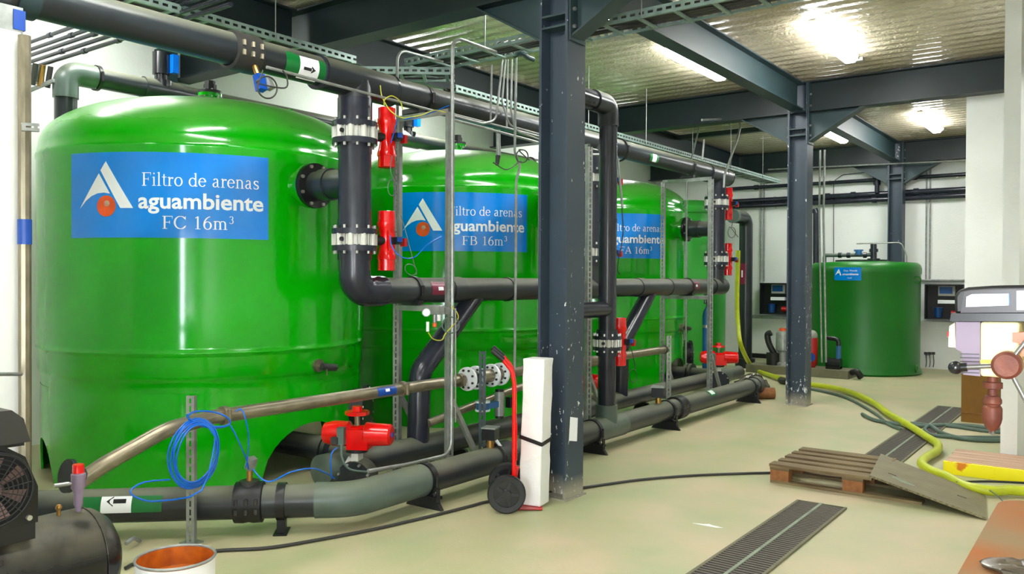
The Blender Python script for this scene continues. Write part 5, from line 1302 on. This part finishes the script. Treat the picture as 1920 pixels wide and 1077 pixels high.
# safety valve and brass tap on the vessel
q = at(147, 955, x=KX+.02); q.z = KZ+KR-.005
sv = M().lathe([(.012, 0), (.012, .02), (.018, .03), (.018, .075), (.022, .09), (.028, .10), (.028, .155), (.022, .16)], q, (0, 0, 1), n=20).build('safety_valve', 'machgrey', t)
M().cyl(q+zz*.16, q+zz*.195, .023, .022, n=14).build('red_knob', 'red', sv); M().cyl(q+zz*.12, q+zz*.12+Vector((-.02, -.085, .0)), .009, n=10).build('side_port', 'chrome', sv)
q = at(110, 958, x=KX+.02); q.z = KZ+KR-.01
M().cyl(q, q+zz*.03, .008, n=10).ball(q+zz*.04, .013, n=10).build('brass_tap', 'brass', t)
M().prism([(-.06, -.07), (.03, -.07), (.03, -.02), (.0, .02), (-.06, .02)], .002, (KX+.2, 1.30, .42), (0, 1, 0), (0, 0, 1)).build('warning_label', 'label', t, ang=0)
o = M().tube([at(236, 1020, z=.05), at(250, 1010, z=.06), at(262, 1015, z=.02)], .012, n=8, smooth=True).build('drain_tap', 'galv'); tag(o, 'small bright drain tap on the floor at the end of the compressor vessel', 'tap')

cx_, cy_, cr, ct = -3.205, 1.962, .160, .37
t = thing('paint_can', 'open white paint can with dried orange residue at the bottom left', 'can', (cx_, cy_, 0))
M().lathe([(cr-.004, 0), (cr-.001, .006), (cr-.002, .012), (cr-.002, .12), (cr+.001, .125), (cr-.002, .13), (cr-.002, .25), (cr+.001, .255), (cr-.002, .26), (cr-.002, ct-.012)], (cx_, cy_, 0), n=56, caps=False).build('can_wall', 'canwhite', t)
M().lathe([(cr-.006, .05), (cr-.006, ct-.004)], (cx_, cy_, 0), n=56, caps=False).build('inside', 'rustcan', t)
M().cyl((cx_, cy_, .0), (cx_, cy_, ct-.085), cr-.007, n=48).build('residue', 'rustcan', t)
M().ring((cx_, cy_, ct-.004), (0, 0, 1), cr-.002, .006, n=56).build('rim', 'galv', t)
# small dark shield mark on the wall of the can
def oncan(u_, z): a = rad(-33)+u_/cr; return Vector((cx_+(cr+.001)*math.cos(a), cy_+(cr+.001)*math.sin(a), z))
M().add([oncan(-.115, .345), oncan(-.085, .345), oncan(-.085, .30), oncan(-.115, .30)], [(3, 2, 1, 0)]).build('printed_mark', 'maroon', t, ang=0)
M().add([oncan(-.106, .338), oncan(-.094, .338), oncan(-.094, .318), oncan(-.106, .318)], [(3, 2, 1, 0)]).build('printed_mark', 'label', t, ang=0)
M().prism([(-.015, -.006), (.01, -.008), (.016, .004), (-.01, .008)], .004, (cx_-.01, cy_+.02, ct-.084), (1, 0, 0), (0, 1, 0)).build('white_fleck', 'label', t, ang=0)

# ------------------------------------------------------------ drill press on its rusty bench
t = thing('work_bench', 'rusty orange steel bench top in the bottom right corner', 'bench', (.3, 2.3, 0))
m = M(); k = 8; poly = [(-.334, 1.2), (1.2, 1.2), (1.2, 3.30), (-.24, 3.30)]+[(-.24-.094*math.sin(PI/2*i/k), 3.30-.10*(1-math.cos(PI/2*i/k))) for i in range(1, k+1)]
m.prism(poly, .03, (0, 0, .77), (1, 0, 0), (0, 1, 0)); m.build('bench_top', 'rusttable', t, ang=20)
for x, y in ((-.26, 1.3), (1.1, 1.3), (-.20, 3.15), (1.1, 3.15)): M().box((x-.025, y-.025, 0), (x+.025, y+.025, .77)).build('leg', 'rust', t, ang=0)
t = thing('clear_bag', 'crumpled clear plastic bag with a dark stick on the rusty bench', 'bag', (-.2, 2.5, .80))
m = M().ball((-.16, 2.47, .815), .12, n=20, sq=(1.15, .55, .12))
for p in m.v: p += Vector([random.uniform(-.006, .006) for _ in range(3)]); p.z = max(.802, p.z)
m.build('film', 'clear', t, ang=20); M().cyl((-.20, 2.50, .822), (-.03, 2.47, .822), .006, n=8).build('stick', 'machgrey', t)
YD = 2.0
def XP(pts, y0, th):
    P_ = [at(a, b, y=y0) for a, b in pts]; m = M(); n = len(P_)
    vs = P_+[p+Vector((0, th, 0)) for p in P_]
    return m.add(vs, [tuple(range(n)), tuple(range(2*n-1, n-1, -1))]+[((i+1) % n, i, n+i, n+(i+1) % n) for i in range(n)])
t = thing('drill_press', 'bench drill press with dark belt cover and three-armed feed handle at the right edge', 'drill press', (.12, 2.08, .80))
cv = XP([(1790, 589), (1789, 556), (1797, 544), (1815, 539), (1860, 536), (2050, 533), (2050, 590)], YD-.03, .20).build('belt_cover', 'black', t, ang=20)
mod = cv.modifiers.new('b', 'BEVEL'); mod.width = .006; mod.segments = 3
M().v; o = XP([(1781, 603), (1783, 588), (2055, 588), (2055, 603)], YD-.045, .23).build('cover_lip', 'blackg', t, ang=0)
XP([(1801, 587), (1808, 548), (1820, 545), (2000, 541), (2000, 586)], YD-.034, .003).build('side_panel', 'rust2', cv, ang=0)
XP([(1811, 576), (1812, 557), (1822, 552), (1891, 551), (1891, 573)], YD-.040, .003).build('white_label', 'label', cv, ang=0)
XP([(1891, 573), (1891, 551), (1893, 551), (1893, 572)], YD-.040, .003).build('label_edge', 'bluetube', cv, ang=0)
XP([(1906, 582), (1906, 546), (1990, 543), (1990, 582)], YD-.041, .003).build('white_panel', 'label', cv, ang=0)
hd = XP([(1792, 604), (1838, 604), (1838, 706), (1806, 703), (1803, 660), (1792, 655)], YD+.0, .12).build('motor_side', 'machgrey', t, ang=0)
for k in range(6): XP([(1800, 663+k*7), (1836, 664+k*7), (1836, 666+k*7), (1800, 665+k*7)], YD-.003, .003).build('vent_rib', 'rust2', hd, ang=0)
hb = XP([(1838, 604), (1911, 604), (1911, 700), (1895, 710), (1838, 706)], YD-.02, .15).build('head_casting', 'cream', t, ang=0)
mod = hb.modifiers.new('b', 'BEVEL'); mod.width = .005; mod.segments = 2
XP([(1838, 675), (1862, 675), (1862, 681), (1838, 681)], YD-.023, .002).build('yellow_strip', 'yellow', hb, ang=0)
XP([(1778, 651), (1780, 612), (1790, 606), (1792, 652)], YD+.02, .05).build('switch_box', 'cream', t, ang=0); XP([(1776, 632), (1776, 622), (1782, 622), (1782, 632)], YD+.03, .03).build('stop_button', 'red', t, ang=0)
XP([(1898, 642), (1898, 624), (1913, 624), (1930, 622), (1930, 672), (1915, 668), (1913, 645)], YD-.03, .03).build('clamp_bracket', 'orange', t, ang=0)
hc = at(1887, 686, y=1.93); rr = .0275
hu = M().lathe([(rr*.8, -.006), (rr, 0), (rr, .035), (rr*.7, .05), (rr*.7, .07)], hc, (0, 1, 0), n=28).build('feed_hub', 'rust', t)
for (a, b), ball_ in (((1800, 690), True), ((1938, 622), False), ((1945, 795), False)):
    e = at(a, b, y=1.93); d = (e-hc).normalized()
    hn = M().cyl(hc+d*.02+Vector((0, .01, 0)), e+Vector((0, .01, 0)), .0048, n=12).build('feed_arm', 'chrome', hu)
    if ball_: M().ball(e+d*.010+Vector((0, .01, 0)), .0140, n=20).cyl(e-d*.012+Vector((0, .01, 0)), e+Vector((0, .01, 0)), .009, n=12).build('ball_knob', 'blackg', hn)
    else: M().ball(e+d*.012+Vector((0, .01, 0)), .0140, n=16).build('ball_knob', 'blackg', hn)
ax_ = at(1861, 740, y=YD+.05); pr = []
s_ = (at(1900, 740, y=YD+.05)-at(1800, 740, y=YD+.05)).length/100; kz = s_
def zz_(py): return at(1861, py, y=YD+.05).z
for r, py in ((10, 705), (10, 716), (19, 717), (19, 728), (9, 730), (9, 742), (14, 743), (18, 750), (18, 756), (15, 759), (15, 763)): pr.append((r*kz, zz_(py)))
pr.reverse(); M().lathe(pr, (ax_.x, ax_.y, 0), (0, 0, 1), n=28).build('quill', 'rust', t)
pr = [(r*kz, zz_(py)) for r, py in ((4, 812), (6, 808), (12, 804), (17, 793), (19, 785), (19, 766), (17, 762), (14, 760))]
ck = M().lathe(pr, (ax_.x, ax_.y, 0), (0, 0, 1), n=28).build('chuck', 'rust', t)
m = M()
for k in range(3): a = 2*PI*k/3-1.2; m.cyl((ax_.x+.004*math.cos(a), ax_.y+.004*math.sin(a), zz_(806)), (ax_.x+.003*math.cos(a), ax_.y+.003*math.sin(a), zz_(815)), .003, n=6)
m.build('chuck_jaw', 'chrome', ck)
M().cyl((.16, 2.10, .83), (.16, 2.10, 1.47), .035, n=24).build('pillar', 'chrome', t); M().box((-.02, 1.94, .80), (.30, 2.30, .83)).build('base', 'machgrey', t, ang=0)
M().box((-.155, 2.04, 1.36), (.20, 2.16, 1.46)).build('arm', 'cream', t, ang=0)
# pale lamp of dust on the floor is left to the floor material
for o in bpy.data.objects:
    if o.type == 'MESH' and o.name.split('.')[0] in ('bolt', 'stud', 'lug', 'coupling_bolt', 'chuck_jaw', 'spoke', 'fan_blade', 'fan_guard'): o['kind'] = 'stuff'
